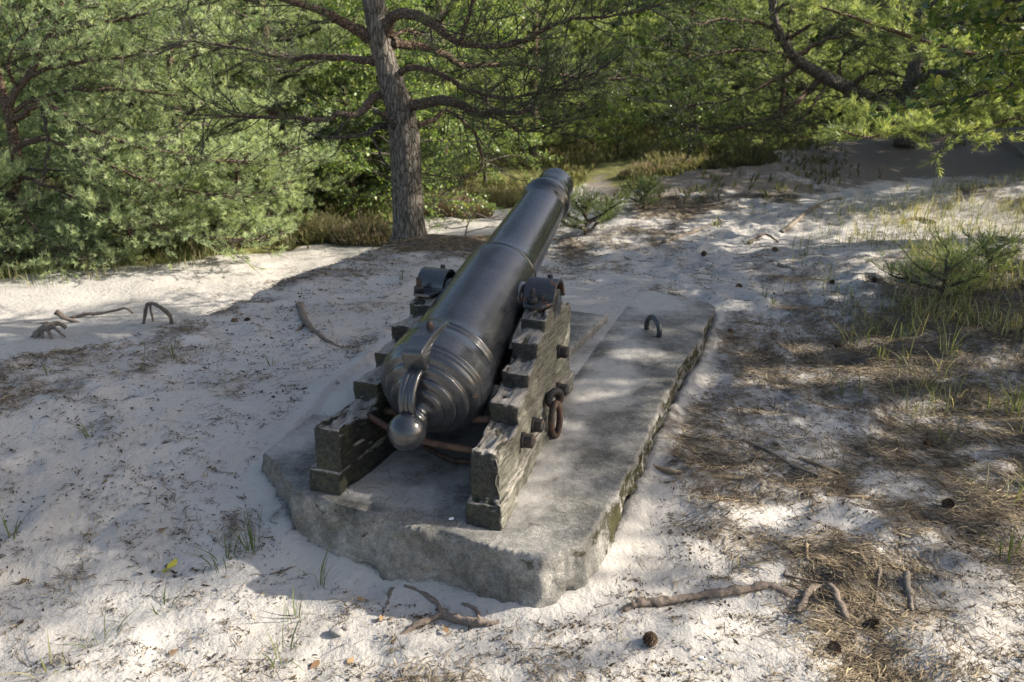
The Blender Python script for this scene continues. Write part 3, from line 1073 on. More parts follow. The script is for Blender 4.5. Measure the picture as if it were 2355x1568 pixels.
    c2 = c + np.array([0.012, -0.02, -0.105])
    d1 = nrm(np.array([0.30, 0.55, 0.0]))
    P = c2 + 0.082 * np.cos(th)[:, None] * d1 * 0.36 + np.c_[0 * th, 0 * th, 0.088 * np.sin(th)]
    add_tube(g, P, 0.0165, 10, caps=False)
    link('ring', g.mesh('ring', RUSTY), eye)


def m_cap():
    m, nt, b = mat('rust_blotched_iron')
    v = objc(nt)
    n = noise(nt, v, 13, 5, 0.7)
    c = mixc(nt, ramp(nt, n, [(0.58, 0.0), (0.63, 1.0)]), (0.024, 0.026, 0.03), ramp(nt, noise(nt, v, 60, 4), [(0.3, (0.08, 0.035, 0.015)), (0.7, (0.22, 0.105, 0.045))]))
    setc(nt, b, c, 0.45, 0.5)
    bump(nt, b, n, 0.3, 0.006)
    return m


CAPR = m_cap()
build_cannon()

# ------------------------------------------------------------------ vegetation builders
def needles(g, pos, dr, rng, K=18, ln=0.055, w=0.004, stem=0.10, mat=0, tint=(0.2, 0.9), spread=(0.45, 1.1)):
    """brushes of pine needles on shoots ending at pos and pointing along dr"""
    N = len(pos)
    if N == 0:
        return
    pos, dr = np.asarray(pos, float), nrm(dr)
    ref = np.where(np.abs(dr[:, 2:3]) < 0.85, np.array([[0, 0, 1.0]]), np.array([[1.0, 0, 0]]))
    a = nrm(np.cross(dr, ref))
    b = np.cross(dr, a)
    sz = rng.uniform(0.75, 1.25, (N, 1))
    t = rng.uniform(0, 1, (N, K))
    ph = rng.uniform(0, 2 * math.pi, (N, K))
    ang = rng.uniform(spread[0], spread[1], (N, K)) * (0.45 + 0.75 * t)
    L = ln * sz * rng.uniform(0.75, 1.15, (N, K))
    base = pos[:, None] - dr[:, None] * (stem * sz * t)[..., None]
    rad = np.cos(ph)[..., None] * a[:, None] + np.sin(ph)[..., None] * b[:, None]
    d = nrm(np.cos(ang)[..., None] * dr[:, None] + np.sin(ang)[..., None] * rad)
    d[..., 2] += 0.12
    side = nrm(np.cross(d, rng.normal(size=(N, K, 3))))
    tip = base + d * L[..., None]
    v = np.stack([base - side * w * 0.5, base + side * w * 0.5, tip + side * w * 0.2, tip - side * w * 0.2], 2).reshape(-1, 3)
    f = np.arange(N * K * 4).reshape(-1, 4)
    tn = rng.uniform(tint[0], tint[1], (N, 1, 1)) + rng.uniform(-0.14, 0.14, (N, K, 1)) + np.array([-0.05, -0.05, 0.08, 0.08])
    g.add(v, f, mat, np.clip(tn, 0, 1).ravel())


LEAF_OAK = np.array([(0, 0), (0.10, 0.16), (0.24, 0.30), (0.12, 0.40), (0.30, 0.56), (0.16, 0.66), (0.24, 0.84), (0.0, 1.0), (-0.24, 0.84), (-0.16, 0.66), (-0.30, 0.56), (-0.12, 0.40), (-0.24, 0.30), (-0.10, 0.16)])
LEAF_OVAL = np.array([(0, 0), (0.26, 0.28), (0.28, 0.5), (0.12, 0.82), (0, 1.0), (-0.12, 0.82), (-0.28, 0.5), (-0.26, 0.28)])


def leaves(g, pos, dr, rng, size=0.05, shape=LEAF_OVAL, mat=0, tint=(0.1, 0.8), droop=0.3):
    N = len(pos)
    pos = np.asarray(pos, float)
    d = nrm(nrm(dr) + rng.normal(size=(N, 3)) * 0.5 - np.array([0, 0, droop]))
    n = nrm(rng.normal(size=(N, 3)) * 0.55 + np.array([0, 0, 1.0]))
    sx = nrm(np.cross(d, n))
    n = np.cross(sx, d)
    S = size * rng.uniform(0.65, 1.2, (N, 1, 1))
    cup = rng.uniform(-0.25, 0.25, (N, 1, 1))
    px, py = shape[:, 0][None, :, None], shape[:, 1][None, :, None]
    v = pos[:, None] + S * (px * sx[:, None] + py * d[:, None] + (np.abs(px) * 0.5 + cup * py * py) * n[:, None])
    k = len(shape)
    f = np.arange(N * k).reshape(N, k)
    tn = np.repeat(np.clip(rng.uniform(tint[0], tint[1], N) ** 1.0, 0, 1), k)
    g.add(v.reshape(-1, 3), f, mat, tn)


def grow(rng, path, spacing=0.14, L2=0.7, nt=5, Lt=0.2, up=0.15, start=0.2, flat=0.25, taper=0.55, droop=0.0):
    """side shoots of one limb: returns (secondary polylines, twig polylines)"""
    P = catmull(path, 24)
    seg = np.linalg.norm(np.diff(P, axis=0), axis=1)
    cum = np.r_[0, np.cumsum(seg)]
    Ln = cum[-1]
    n = max(2, int(Ln * (1 - start) / spacing))
    t = np.sort(start + (1 - start) * (np.arange(n) + rng.uniform(0, 1, n)) / n)
    C = np.stack([np.interp(t * Ln, cum, P[:, i]) for i in range(3)], 1)
    T = np.gradient(P, axis=0)
    T = nrm(np.stack([np.interp(t * Ln, cum, T[:, i]) for i in range(3)], 1))
    sidev = nrm(np.cross(T, [0, 0, 1.0]))
    sg = np.where(np.arange(n) % 2 == 0, 1, -1)[:, None] * np.ones((n, 1))
    al = rng.uniform(0.55, 1.25, (n, 1))
    D = nrm(T * np.cos(al) + sidev * sg * np.sin(al) + np.array([0, 0, 1.0]) * (up + rng.normal(0, flat, (n, 1))))
    L = (L2 * (1 - taper * t) * rng.uniform(0.55, 1.15, n))[:, None]
    k = 5
    f = np.linspace(0, 1, k)[None, :, None]
    bend = rng.normal(0, 0.13, (n, 1, 3)) + np.array([0, 0, 0.12 - droop])
    S = C[:, None] + D[:, None] * L[:, None] * f + bend * L[:, None] * f ** 2 + rng.normal(0, 0.022, (n, k, 3)) * L[:, None] * (f > 0)
    # twigs
    m = n * nt
    si = np.repeat(np.arange(n), nt)
    tf = np.tile(np.linspace(0.3, 1.0, nt), n) + rng.uniform(-0.07, 0.0, m)
    x = np.clip(tf, 0, 1) * (k - 1)
    i0 = np.minimum(x.astype(int), k - 2)
    fr = (x - i0)[:, None]
    TC = S[si, i0] * (1 - fr) + S[si, i0 + 1] * fr
    TD = nrm(S[si, i0 + 1] - S[si, i0])
    sv = nrm(np.cross(TD, [0, 0, 1.0]) + rng.normal(0, 0.25, (m, 3)))
    sg = np.where(np.arange(m) % 2 == 0, 1, -1)[:, None]
    al = np.where(tf > 0.93, rng.uniform(0, 0.3, m), rng.uniform(0.4, 1.0, m))[:, None]
    TD = nrm(TD * np.cos(al) + sv * sg * np.sin(al) + np.array([0, 0, 0.18 + up * 0.5]) + rng.normal(0, 0.12, (m, 3)))
    TL = (Lt * rng.uniform(0.5, 1.2, m))[:, None]
    f3 = np.array([0, 0.5, 1.0])[None, :, None]
    W = TC[:, None] + TD[:, None] * TL[:, None] * f3 + rng.normal(0, 0.05, (m, 3, 3)) * TL[:, None] * (f3 > 0)
    return S, W


def add_twigs(g, S, W, mat, r2=0.008, r3=0.0035):
    V, q, _ = tubes(S, np.linspace(r2, r2 * 0.45, S.shape[1])[None] * np.ones((len(S), 1)), 4)
    g.add(V, q, mat)
    V, q, _ = tubes(W, np.linspace(r3, r3 * 0.6, W.shape[1])[None] * np.ones((len(W), 1)), 3)
    g.add(V, q, mat)


def limb_path(rng, base, az, L, el0, el1, n=6, wob=0.06):
    P = [np.array(base, float)]
    a = az
    for i in range(n):
        f = i / (n - 1)
        el = el0 + (el1 - el0) * f
        a += rng.normal(0, wob * 2)
        P.append(P[-1] + (L / n) * np.array([math.cos(el) * math.cos(a), math.cos(el) * math.sin(a), math.sin(el)]) + rng.normal(0, wob * L / n, 3))
    return np.array(P)


def pine_meshes(seed, h, r0, nb, zlo, spread, low_el=-0.15, K=16, nl=0.06, nw=0.0055, L2=0.8, spacing=0.16, nt=5, tint=(0.2, 0.9), need=None, bark=None, lean=0.0, shoots=2, keep=1.0, azr=None):
    """trunk mesh and crown mesh of one pine, base at the origin"""
    rng = np.random.default_rng(seed)
    k = 9
    zz = np.linspace(-0.25, h, k)
    P = np.c_[np.cumsum(rng.normal(0, 0.045 * h / k, k)) + lean * zz, np.cumsum(rng.normal(0, 0.045 * h / k, k)), zz]
    P -= P[0] * np.array([1, 1, 0])
    gt = Geo()
    PC = catmull(P, 28)
    add_tube(gt, PC, np.interp(PC[:, 2], [-0.25, 0.15, h], [r0 * 1.35, r0, 0.02]), 12, bump=0.12, bf=9, seed=seed)
    gc = Geo()
    for i in range(nb):
        f = (i + rng.uniform(0, 0.9)) / nb
        z = h * (zlo + (0.98 - zlo) * f)
        c = np.array([np.interp(z, PC[:, 2], PC[:, j]) for j in range(3)])
        L = spread * (1 - 0.75 * f ** 1.4) * rng.uniform(0.65, 1.12)
        az = i * 2.4 + rng.normal(0, 0.4) if azr is None else rng.uniform(*azr)
        B = limb_path(rng, c, az, L, low_el + 0.75 * f + rng.normal(0, 0.12), 0.25 + 0.5 * f, 6, 0.09)
        rb = 0.011 + 0.014 * L
        add_tube(gc, catmull(B, 16), np.linspace(rb, 0.006, 16), 6, mat=1, caps=False)
        S, W = grow(rng, B, spacing, L2 * min(1, L / 1.5), nt, 0.2, 0.15, 0.22)
        add_twigs(gc, S, W, 1)
        pos = [W[:, -1], S[:, -1]]
        d = [W[:, -1] - W[:, 0], S[:, -1] - S[:, -2]]
        if shoots > 1:
            pos.append(W[:, 1] + rng.normal(0, 0.02, W[:, 1].shape))
            d.append(nrm(W[:, -1] - W[:, 0]) + rng.normal(0, 0.5, W[:, 0].shape))
        pos, d = np.concatenate(pos), np.concatenate(d)
        if keep < 1:
            mk = rng.uniform(size=len(pos)) < keep
            pos, d = pos[mk], d[mk]
        needles(gc, pos, d, rng, K, nl, nw, 0.10 if K > 20 else 0.12, 0, tint, (0.55, 1.35) if K > 20 else (0.45, 1.1))
    return gt.mesh('trunk', bark or BARKO), gc.mesh('crown', [need or NEED, BARKG])


def leafy_meshes(seed, h, r0, nb, zlo, spread, leafm, size=0.05, shape=LEAF_OVAL, per=6, tint=(0.1, 0.8), droop=0.3, bark=None, L2=0.7, spacing=0.16, nt=4, low_el=0.2, weep=0.0):
    rng = np.random.default_rng(seed)
    k = 8
    zz = np.linspace(-0.25, h, k)
    P = np.c_[np.cumsum(rng.normal(0, 0.05 * h / k, k)), np.cumsum(rng.normal(0, 0.05 * h / k, k)), zz]
    P -= P[0] * np.array([1, 1, 0])
    gt = Geo()
    PC = catmull(P, 24)
    add_tube(gt, PC, np.interp(PC[:, 2], [-0.25, 0.15, h], [r0 * 1.3, r0, 0.015]), 10, bump=0.1, bf=9, seed=seed)
    gc = Geo()
    for i in range(nb):
        f = (i + rng.uniform(0, 0.9)) / nb
        z = h * (zlo + (0.98 - zlo) * f)
        c = np.array([np.interp(z, PC[:, 2], PC[:, j]) for j in range(3)])
        L = spread * (1 - 0.7 * f ** 1.5) * rng.uniform(0.6, 1.12)
        B = limb_path(rng, c, i * 2.4 + rng.normal(0, 0.4), L, low_el + 0.6 * f + rng.normal(0, 0.15), 0.35 - weep, 6, 0.1)
        add_tube(gc, catmull(B, 14), np.linspace(0.008 + 0.012 * L, 0.005, 14), 5, mat=1, caps=False)
        S, W = grow(rng, B, spacing, L2 * min(1, L / 1.4), nt, 0.22, 0.1, 0.25, 0.35, droop=weep)
        add_twigs(gc, S, W, 1, 0.006, 0.0028)
        n = len(W)
        tt = rng.uniform(0.2, 1, (n, per))
        pos = (W[:, 0][:, None] * (1 - tt[..., None]) + W[:, -1][:, None] * tt[..., None] + rng.normal(0, 0.03, (n, per, 3))).reshape(-1, 3)
        d = np.repeat(nrm(W[:, -1] - W[:, 0]), per, 0) + rng.normal(0, 0.6, (n * per, 3))
        leaves(gc, pos, d, rng, size, shape, 0, tint, droop)
    return gt.mesh('trunk', bark or BARKG), gc.mesh('crown', [leafm, BARKG])


def plant_tree(name, tm, cm, x, y, rz=0.0, sc=1.0, label='', cat='tree', group=None, z=None):
    o = empty(name, (x, y, (float(terrain(x, y, False)) if z is None else z)), rz)
    o.scale = (sc, sc, sc)
    tag(o, label, cat, group)
    link('trunk', tm, o)
    link('crown', cm, o)
    return o


# ------------------------------------------------------------------ the big pine behind the cannon
def main_pine():
    rng = np.random.default_rng(11)
    Y0 = 8.25
    base = at(940, 548, Y0)
    root = tag(empty('pine_tree', base.tolist()), 'large pine with grey fissured trunk and spreading bare limbs just behind the cannon', 'pine tree')
    z0 = float(terrain(base[0], base[1])) - 0.25
    pts = [(943, 575, 125), (942, 550, 92), (940, 528, 77), (936, 430, 70), (929, 310, 68), (918, 250, 62), (904, 206, 57), (890, 155, 50), (876, 103, 48), (866, 52, 48), (857, 0, 46)]
    P, R = [], []
    for px, py, w in pts:
        p = at(px, py, Y0)
        P.append(p - base)
        R.append(w / 2 / F_ * (Y0 * 1.0))
    P[0][2] = z0 - base[2]
    top = P[-1]
    for i, (dx, dz) in enumerate([(-0.15, 0.6), (-0.1, 1.4), (0.1, 2.3), (0.1, 3.4), (0.2, 4.6)]):
        P.append(top + np.array([dx, 0.05 * i, dz]))
        R.append([0.095, 0.085, 0.07, 0.05, 0.02][i])
    P = np.array(P)
    PC = catmull(P, 90)
    RC = np.interp(np.linspace(0, len(P) - 1, 90), np.arange(len(P)), R)
    g = Geo()
    # flaky plates in relief
    V, q, _ = tubes(PC, RC, 40)
    C = np.repeat(PC, 40, 0)
    d = V - C
    f = fbm(V[:, 0] * 14, V[:, 1] * 14, V[:, 2] * 5, 4, 5) - 0.5
    f2 = np.abs(fbm(V[:, 0] * 20, V[:, 1] * 20, V[:, 2] * 7, 3, 8) - 0.5)
    g.add(C + d * (1 + 0.16 * f - 0.10 * np.exp(-(f2 / 0.04) ** 2))[:, None], q)
    link('trunk', g.mesh('trunk', BARK), root)

    B = [  # (px, py, metres nearer(-)/farther(+)), radius at start
        ([(852, 85, 0), (800, 57, -.15), (740, 25, -.3), (650, -2, -.5), (560, -30, -.8), (450, -40, -1.1)], .062),
        ([(865, 140, 0), (800, 133, .2), (720, 131, .35), (664, 136, .5), (600, 122, .6), (540, 110, .7), (450, 95, .9), (380, 100, 1.1)], .042),
        ([(880, 213, 0), (852, 230, -.1), (835, 255, -.2), (812, 265, -.25), (780, 261, -.3), (750, 275, -.35), (664, 271, -.5), (590, 268, -.6), (500, 266, -.8), (420, 262, -.9)], .046),
        ([(892, 289, 0), (860, 297, -.1), (830, 311, -.2), (780, 316, -.3), (740, 313, -.4), (712, 307, -.45)], .034),
        ([(850, 303, -.15), (868, 340, -.15), (882, 370, -.1), (898, 391, -.05)], .017),
        ([(907, 287, -.1), (884, 265, -.2), (860, 255, -.35)], .038),
        ([(890, 75, 0), (893, 48, -.1), (908, 36, -.15), (938, 31, -.2), (975, 44, -.3), (1010, 66, -.4), (1030, 86, -.45), (1062, 101, -.5), (1120, 106, -.6), (1200, 95, -.8), (1262, 62, -.9), (1310, 46, -1), (1400, 38, -1.2), (1520, 10, -1.4)], .064),
        ([(893, 100, 0), (910, 80, .1), (935, 68, .2), (952, 74, .3), (1000, 90, .5)], .030),
        ([(900, 98, 0), (940, 103, .2), (990, 112, .4), (1030, 130, .5), (1062, 150, .6), (1120, 150, .7), (1190, 147, .8), (1232, 160, .9), (1290, 172, 1), (1400, 182, 1.2), (1480, 170, 1.3)], .05),
        ([(918, 168, 0), (945, 156, -.1), (985, 160, -.2), (1030, 178, -.3), (1060, 200, -.4), (1100, 213, -.5), (1160, 226, -.6), (1220, 215, -.8), (1300, 190, -.9), (1380, 165, -1)], .034),
        ([(930, 246, 0), (970, 238, -.1), (1010, 230, -.2), (1050, 238, -.35), (1090, 258, -.45), (1112, 264, -.5), (1130, 254, -.55), (1190, 260, -.7), (1240, 240, -.8), (1290, 210, -.9), (1340, 178, -1)], .062),
        ([(958, 288, 0), (1000, 275, .1), (1020, 255, .2), (1046, 261, .3), (1070, 285, .35), (1092, 306, .4), (1102, 340, .45), (1110, 375, .5), (1100, 395, .5), (1060, 410, .4), (1005, 405, .3), (975, 398, .2)], .028),
        ([(1060, 99, -.5), (1068, 60, -.55), (1082, 25, -.6), (1092, -20, -.6), (1100, -60, -.6)], .030),
        ([(1112, 264, -.5), (1150, 275, -.5), (1200, 300, -.4), (1260, 290, -.4), (1330, 270, -.3)], .018),
    ]
    crown = Geo()
    for bi, (pp, r) in enumerate(B):
        Q = np.array([at(px, py, Y0 + dy) - base for px, py, dy in pp])
        n = max(14, len(Q) * 5)
        QC = catmull(Q, n)
        QC[1:] += rng.normal(0, 0.004, (n - 1, 3))
        g = Geo()
        thin = 0.006 if bi not in (4, 5) else r * 0.55
        rr = r + (thin - r) * np.linspace(0, 1, n) ** 0.9
        rr[:2] *= 1.25
        add_tube(g, QC, rr, 10, bump=0.22, bf=14, seed=bi)
        link('branch', g.mesh('branch', BARKO if bi not in (3, 4, 5) else BARKG), root)
        if bi in (4, 5):
            continue
        bare = bi in (3,)
        S, W = grow(rng, Q, 0.052 if not bare else 0.2, 0.68 if not bare else 0.35, 7, 0.2, 0.05, 0.18, 0.6, 0.3, droop=0.12)
        add_twigs(crown, S, W, 1, 0.0065, 0.0032)
        if not bare:
            # crooked twiglets fill the plane of the limb
            m = rng.uniform(size=len(W)) < 0.66
            needles(crown, W[m][:, -1], (W[:, -1] - W[:, 0])[m], rng, 15, 0.05, 0.004, 0.09, 0, (0.1, 0.75))
            m = rng.uniform(size=len(S)) < 0.8
            needles(crown, S[m][:, -1], (S[:, -1] - S[:, -2])[m], rng, 20, 0.05, 0.004, 0.11, 0, (0.15, 0.85))
    # the part of the crown above the picture
    for i in range(26):
        f = i / 26
        z = top[2] + 0.2 + 4.2 * f
        c = np.array([np.interp(z, PC[:, 2], PC[:, j]) for j in range(3)])
        L = 2.7 * (1 - 0.6 * f) * rng.uniform(0.7, 1.1)
        Q = limb_path(rng, c, i * 2.4 + rng.normal(0, 0.3), L, 0.0 + 0.6 * f, 0.3, 6, 0.1)
        add_tube(crown, catmull(Q, 14), np.linspace(0.045, 0.008, 14), 6, mat=1, caps=False)
        S, W = grow(rng, Q, 0.16, 0.8, 5, 0.2, 0.15, 0.25)
        add_twigs(crown, S, W, 1)
        needles(crown, np.concatenate([W[:, -1], W[:, 1]]), np.concatenate([W[:, -1] - W[:, 0], W[:, -1] - W[:, 0]]), rng, 8, 0.06, 0.010, 0.12, 0, (0.2, 0.8))
    link('crown', crown.mesh('crown', [NEED, BARKG]), root)


main_pine()

# ------------------------------------------------------------------ the sunlit pines on the left
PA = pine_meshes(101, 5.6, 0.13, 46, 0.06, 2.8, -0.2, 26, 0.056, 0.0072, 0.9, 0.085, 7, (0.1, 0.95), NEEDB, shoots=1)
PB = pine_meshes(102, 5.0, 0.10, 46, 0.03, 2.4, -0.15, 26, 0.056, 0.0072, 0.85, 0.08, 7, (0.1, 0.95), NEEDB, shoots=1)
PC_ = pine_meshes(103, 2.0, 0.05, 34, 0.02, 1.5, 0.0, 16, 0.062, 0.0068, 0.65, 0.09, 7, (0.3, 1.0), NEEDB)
plant_tree('pine_tree', PB[0], PB[1], -5.0, 12.3, 1.9, 1.0, 'sunlit bushy pine right of the orange forked trunk, boughs sweeping to the path', 'pine tree')
plant_tree('pine_tree', PB[0], PB[1], -6.6, 14.6, 4.0, 1.25, 'tall sunlit pine behind the orange forked trunk', 'pine tree')
plant_tree('pine_tree', PA[0], PA[1], -4.4, 15.0, 3.0, 1.05, 'sunlit pine at the back, between the left clump and the dark hollow', 'pine tree')
plant_tree('pine_tree', PA[0], PA[1], -9.6, 13.0, 2.0, 1.1, 'pine filling the upper left corner of the picture', 'pine tree')
plant_tree('pine_tree', PC_[0], PC_[1], -6.9, 10.3, 0.3, 0.75, 'low young pine at the path edge on the far left', 'young pine')
plant_tree('pine_tree', PC_[0], PC_[1], -5.4, 11.0, 2.3, 0.8, 'low young pine at the path edge beside dry grass', 'young pine')
plant_tree('pine_tree', PC_[0], PC_[1], -4.1, 12.0, 4.1, 0.85, 'low young pine at the right end of the left clump', 'young pine')

# ------------------------------------------------------------------ woods behind
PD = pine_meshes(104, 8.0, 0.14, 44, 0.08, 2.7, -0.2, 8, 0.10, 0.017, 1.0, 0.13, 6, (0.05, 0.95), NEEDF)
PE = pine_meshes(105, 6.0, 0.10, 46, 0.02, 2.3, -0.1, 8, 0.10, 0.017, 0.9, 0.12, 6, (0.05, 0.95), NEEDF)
BI = leafy_meshes(106, 5.5, 0.05, 40, 0.05, 1.8, BIRL, 0.065, LEAF_OVAL, 9, (0.1, 0.9), 0.6, BARKG, 0.85, 0.12, 5, 0.3, 0.45)
OK_ = leafy_meshes(107, 4.2, 0.07, 36, 0.06, 2.0, OAKL, 0.10, LEAF_OAK, 5, (0.05, 0.8), 0.2, BARKG, 0.85, 0.14, 5, 0.25)

PF = pine_meshes(108, 3.6, 0.07, 40, 0.02, 1.7, -0.1, 9, 0.09, 0.014, 0.8, 0.11, 6, (0.0, 0.5), NEED)  # dark-needled pine, added to deepen the shade of the left hollow
WOODS = [  # kind, x, y, rot, scale, label
    ('b', -2.0, 13.6, 0.3, 0.9, 'small birch with bright drooping leaves left of the big pine trunk'),
    ('b', -0.6, 17.6, 2.1, 0.85, 'small birch with bright leaves seen just right of the big pine trunk'),
    ('e', -3.1, 16.4, 1.0, 0.9, 'dark bushy pine over the shaded hollow left of the big trunk'),
    ('f', -3.0, 14.9, 0.4, 0.8, 'low dark pine added to deepen the shaded hollow left of the birch'),
    ('f', -2.2, 15.8, 2.4, 0.9, 'dark young pine added behind the drooping birch to deepen the hollow'),
    ('d', -1.6, 19.5, 2.0, 1.0, 'pine behind the birches, above the heather'),
    ('d', 0.6, 23.5, 4.0, 0.95, 'tall pine with bare lower trunk behind the limbs right of the big trunk'),
    ('e', 2.2, 27.5, 0.5, 0.8, 'pine standing in the heath above the cannon muzzle'),
    ('o', 4.6, 21.0, 1.2, 0.6, 'small dark oak with crooked stem standing on the heath above the muzzle'),
    ('o', 2.9, 22.5, 3.2, 0.45, 'low oak bush on the heath left of the crooked oak'),
    ('d', 7.0, 21.5, 2.2, 0.6, 'young pine with slender straight stem behind the dune crest'),
    ('d', 5.6, 27.0, 5.2, 1.0, 'pine far behind the slender young pine'),
    ('d', 8.6, 25.0, 3.3, 1.05, 'pine with pale straight trunk seen under the leaning pine'),
    ('e', 11.0, 23.0, 0.8, 1.0, 'bushy pine behind the leaning pine'),
    ('d', 13.5, 16.0, 1.4, 1.0, 'dark pine behind the upright trunk near the right edge'),
    ('e', 13.5, 14.2, 4.4, 0.9, 'bushy pine behind the oak leaves at the right edge'),
    ('d', -9.5, 19.0, 0.9, 1.1, 'tall pine rising behind the left clump at the top left'),
    ('d', -6.0, 21.0, 2.9, 1.05, 'tall pine seen over the left clump'),
    ('e', -4.6, 24.5, 3.9, 1.1, 'bushy pine far behind the dark hollow'),
    ('b', -3.0, 26.0, 1.1, 1.2, 'birch far behind the dark hollow'),
    ('d', 0.4, 28.0, 1.1, 1.1, 'pine far behind the crown of the big pine'),
    ('e', 3.2, 31.0, 1.7, 1.2, 'bushy pine at the far end of the heath'),
    ('b', 6.0, 33.0, 0.1, 1.3, 'birch at the far end of the heath'),
    ('e', 9.0, 32.0, 2.7, 1.2, 'bushy pine far behind the leaning pine'),
    ('d', 13.0, 29.0, 3.7, 1.2, 'pine far behind the upright trunk'),
    ('e', 16.5, 22.0, 0.7, 1.2, 'bushy pine far behind the oak leaves'),
    ('e', -14.0, 22.0, 5.7, 1.3, 'bushy pine far behind the upper left corner'),
    ('e', 17.0, 30.0, 2.5, 1.3, 'bushy pine in the farthest row on the right'),
]
KIND = {'d': (PD, 'pine_tree', 'pine tree'), 'e': (PE, 'pine_tree', 'pine tree'), 'f': (PF, 'pine_tree', 'pine tree'), 'b': (BI, 'birch_tree', 'birch tree'), 'o': (OK_, 'oak_tree', 'oak tree')}
for k, x, y, rz, sc, lb in WOODS:
    ms, nm, ct = KIND[k]
    plant_tree(nm, ms[0], ms[1], x, y, rz, sc, lb, ct)


def far_wood():
    rng = np.random.default_rng(77)
    g = Geo()
    n = 60000
    a = rng.uniform(-1.05, 1.05, n)
    d = rng.uniform(36, 52, n)
    p = np.c_[np.sin(a) * d, np.cos(a) * d, -1.4 + 7.5 * rng.uniform(0, 1, n)]
    keep = fbm(p[:, 0] * 0.35, p[:, 1] * 0.35, p[:, 2] * 0.5, 3, 4) > 0.36
    p = p[keep]
    needles(g, p, nrm(rng.normal(size=p.shape) + [0, 0, 0.4]), rng, 7, 0.45, 0.10, 0.5, 0, (0.1, 0.85))
    for i in range(70):
        aa, dd = rng.uniform(-1.0, 1.0), rng.uniform(36, 50)
        b = np.array([math.sin(aa) * dd, math.cos(aa) * dd, -1.6])
        add_tube(g, np.array([b, b + [rng.normal(0, .1), 0, 4], b + [rng.normal(0, .3), 0, 8]]), [0.14, 0.11, 0.07], 6, mat=1)
    o = link('far_wood', g.mesh('far_wood', [NEED, BARKG]))
    o['kind'] = 'stuff'
    o['label'] = 'far edge of the pine wood closing the view'
    o['category'] = 'wood'


far_wood()


# ------------------------------------------------------------------ right-hand side: leaning pine, oak, the pines whose boughs shade the place
def gpx(px, py, lift=0.0):
    """the ground point seen in a direction of the print"""
    y = 4.0
    for _ in range(60):
        p = at(px, py, y)
        r = at(px, py, 1.0) - np.array([0, 0, CAM_H])
        z = float(terrain(p[0], p[1]))
        yn = (z - CAM_H) / r[2] if r[2] < -1e-4 else y
        y = 0.5 * y + 0.5 * min(max(yn, 1.0), 30)
    p = at(px, py, y)
    p[2] = G(p[0], p[1]) + lift
    return p


def custom_pine(label, base_px, tr, LB, seed, sp, L2, need, nk, nl, nw, q=0.8, tint=(0.15, 0.85), tb=None, dead=()):
    """a pine traced limb by limb: trunk tr of (px, py, distance, width px), limbs LB of (points, radius)"""
    rng = np.random.default_rng(seed)
    base = at(*base_px)
    base[2] = float(terrain(base[0], base[1]))
    root = tag(empty('pine_tree', base.tolist()), label, 'pine tree')
    g = Geo()
    for j, t in enumerate(tr):
        P = np.array([at(a, b, c) - base for a, b, c, w in t])
        n = max(24, 6 * len(P))
        R_ = np.interp(np.linspace(0, len(P) - 1, n), np.arange(len(P)), [w / F_ * c for a, b, c, w in t])
        add_tube(g, catmull(P, n), R_, 14, bump=0.2, bf=9, seed=4 + j)
    link('trunk', g.mesh('trunk', tb or BARK), root)
    crown = Geo()
    for i, (pp, r) in enumerate(LB):
        Q = np.array([at(*p) - base for p in pp])
        n = 26
        g = Geo()
        QC = catmull(Q, n)
        QC[1:-1] += rng.normal(0, 0.012, (n - 2, 3))
        add_tube(g, QC, np.linspace(r, 0.007, n), 8, bump=0.15, bf=12, seed=i)
        link('branch', g.mesh('branch', BARKG if i in dead else BARKO), root)
        S, W = grow(rng, Q, sp * (2.5 if i in dead else 1), L2 * (0.5 if i in dead else 1), 7, 0.24, 0.0, 0.2, 0.45 if i not in dead else 0.1, 0.25, droop=0.1)
        add_twigs(crown, S, W, 1, 0.008, 0.004)
        if i in dead:
            continue
        for A, qq in ((W, q), (S, min(1, q + 0.15))):
            m = rng.uniform(size=len(A)) < qq
            needles(crown, A[m][:, -1], (A[:, -1] - A[:, -2])[m], rng, nk, nl, nw, 0.10, 0, tint, (0.55, 1.35))
    link('crown', crown.mesh('crown', [need, BARKG]), root)


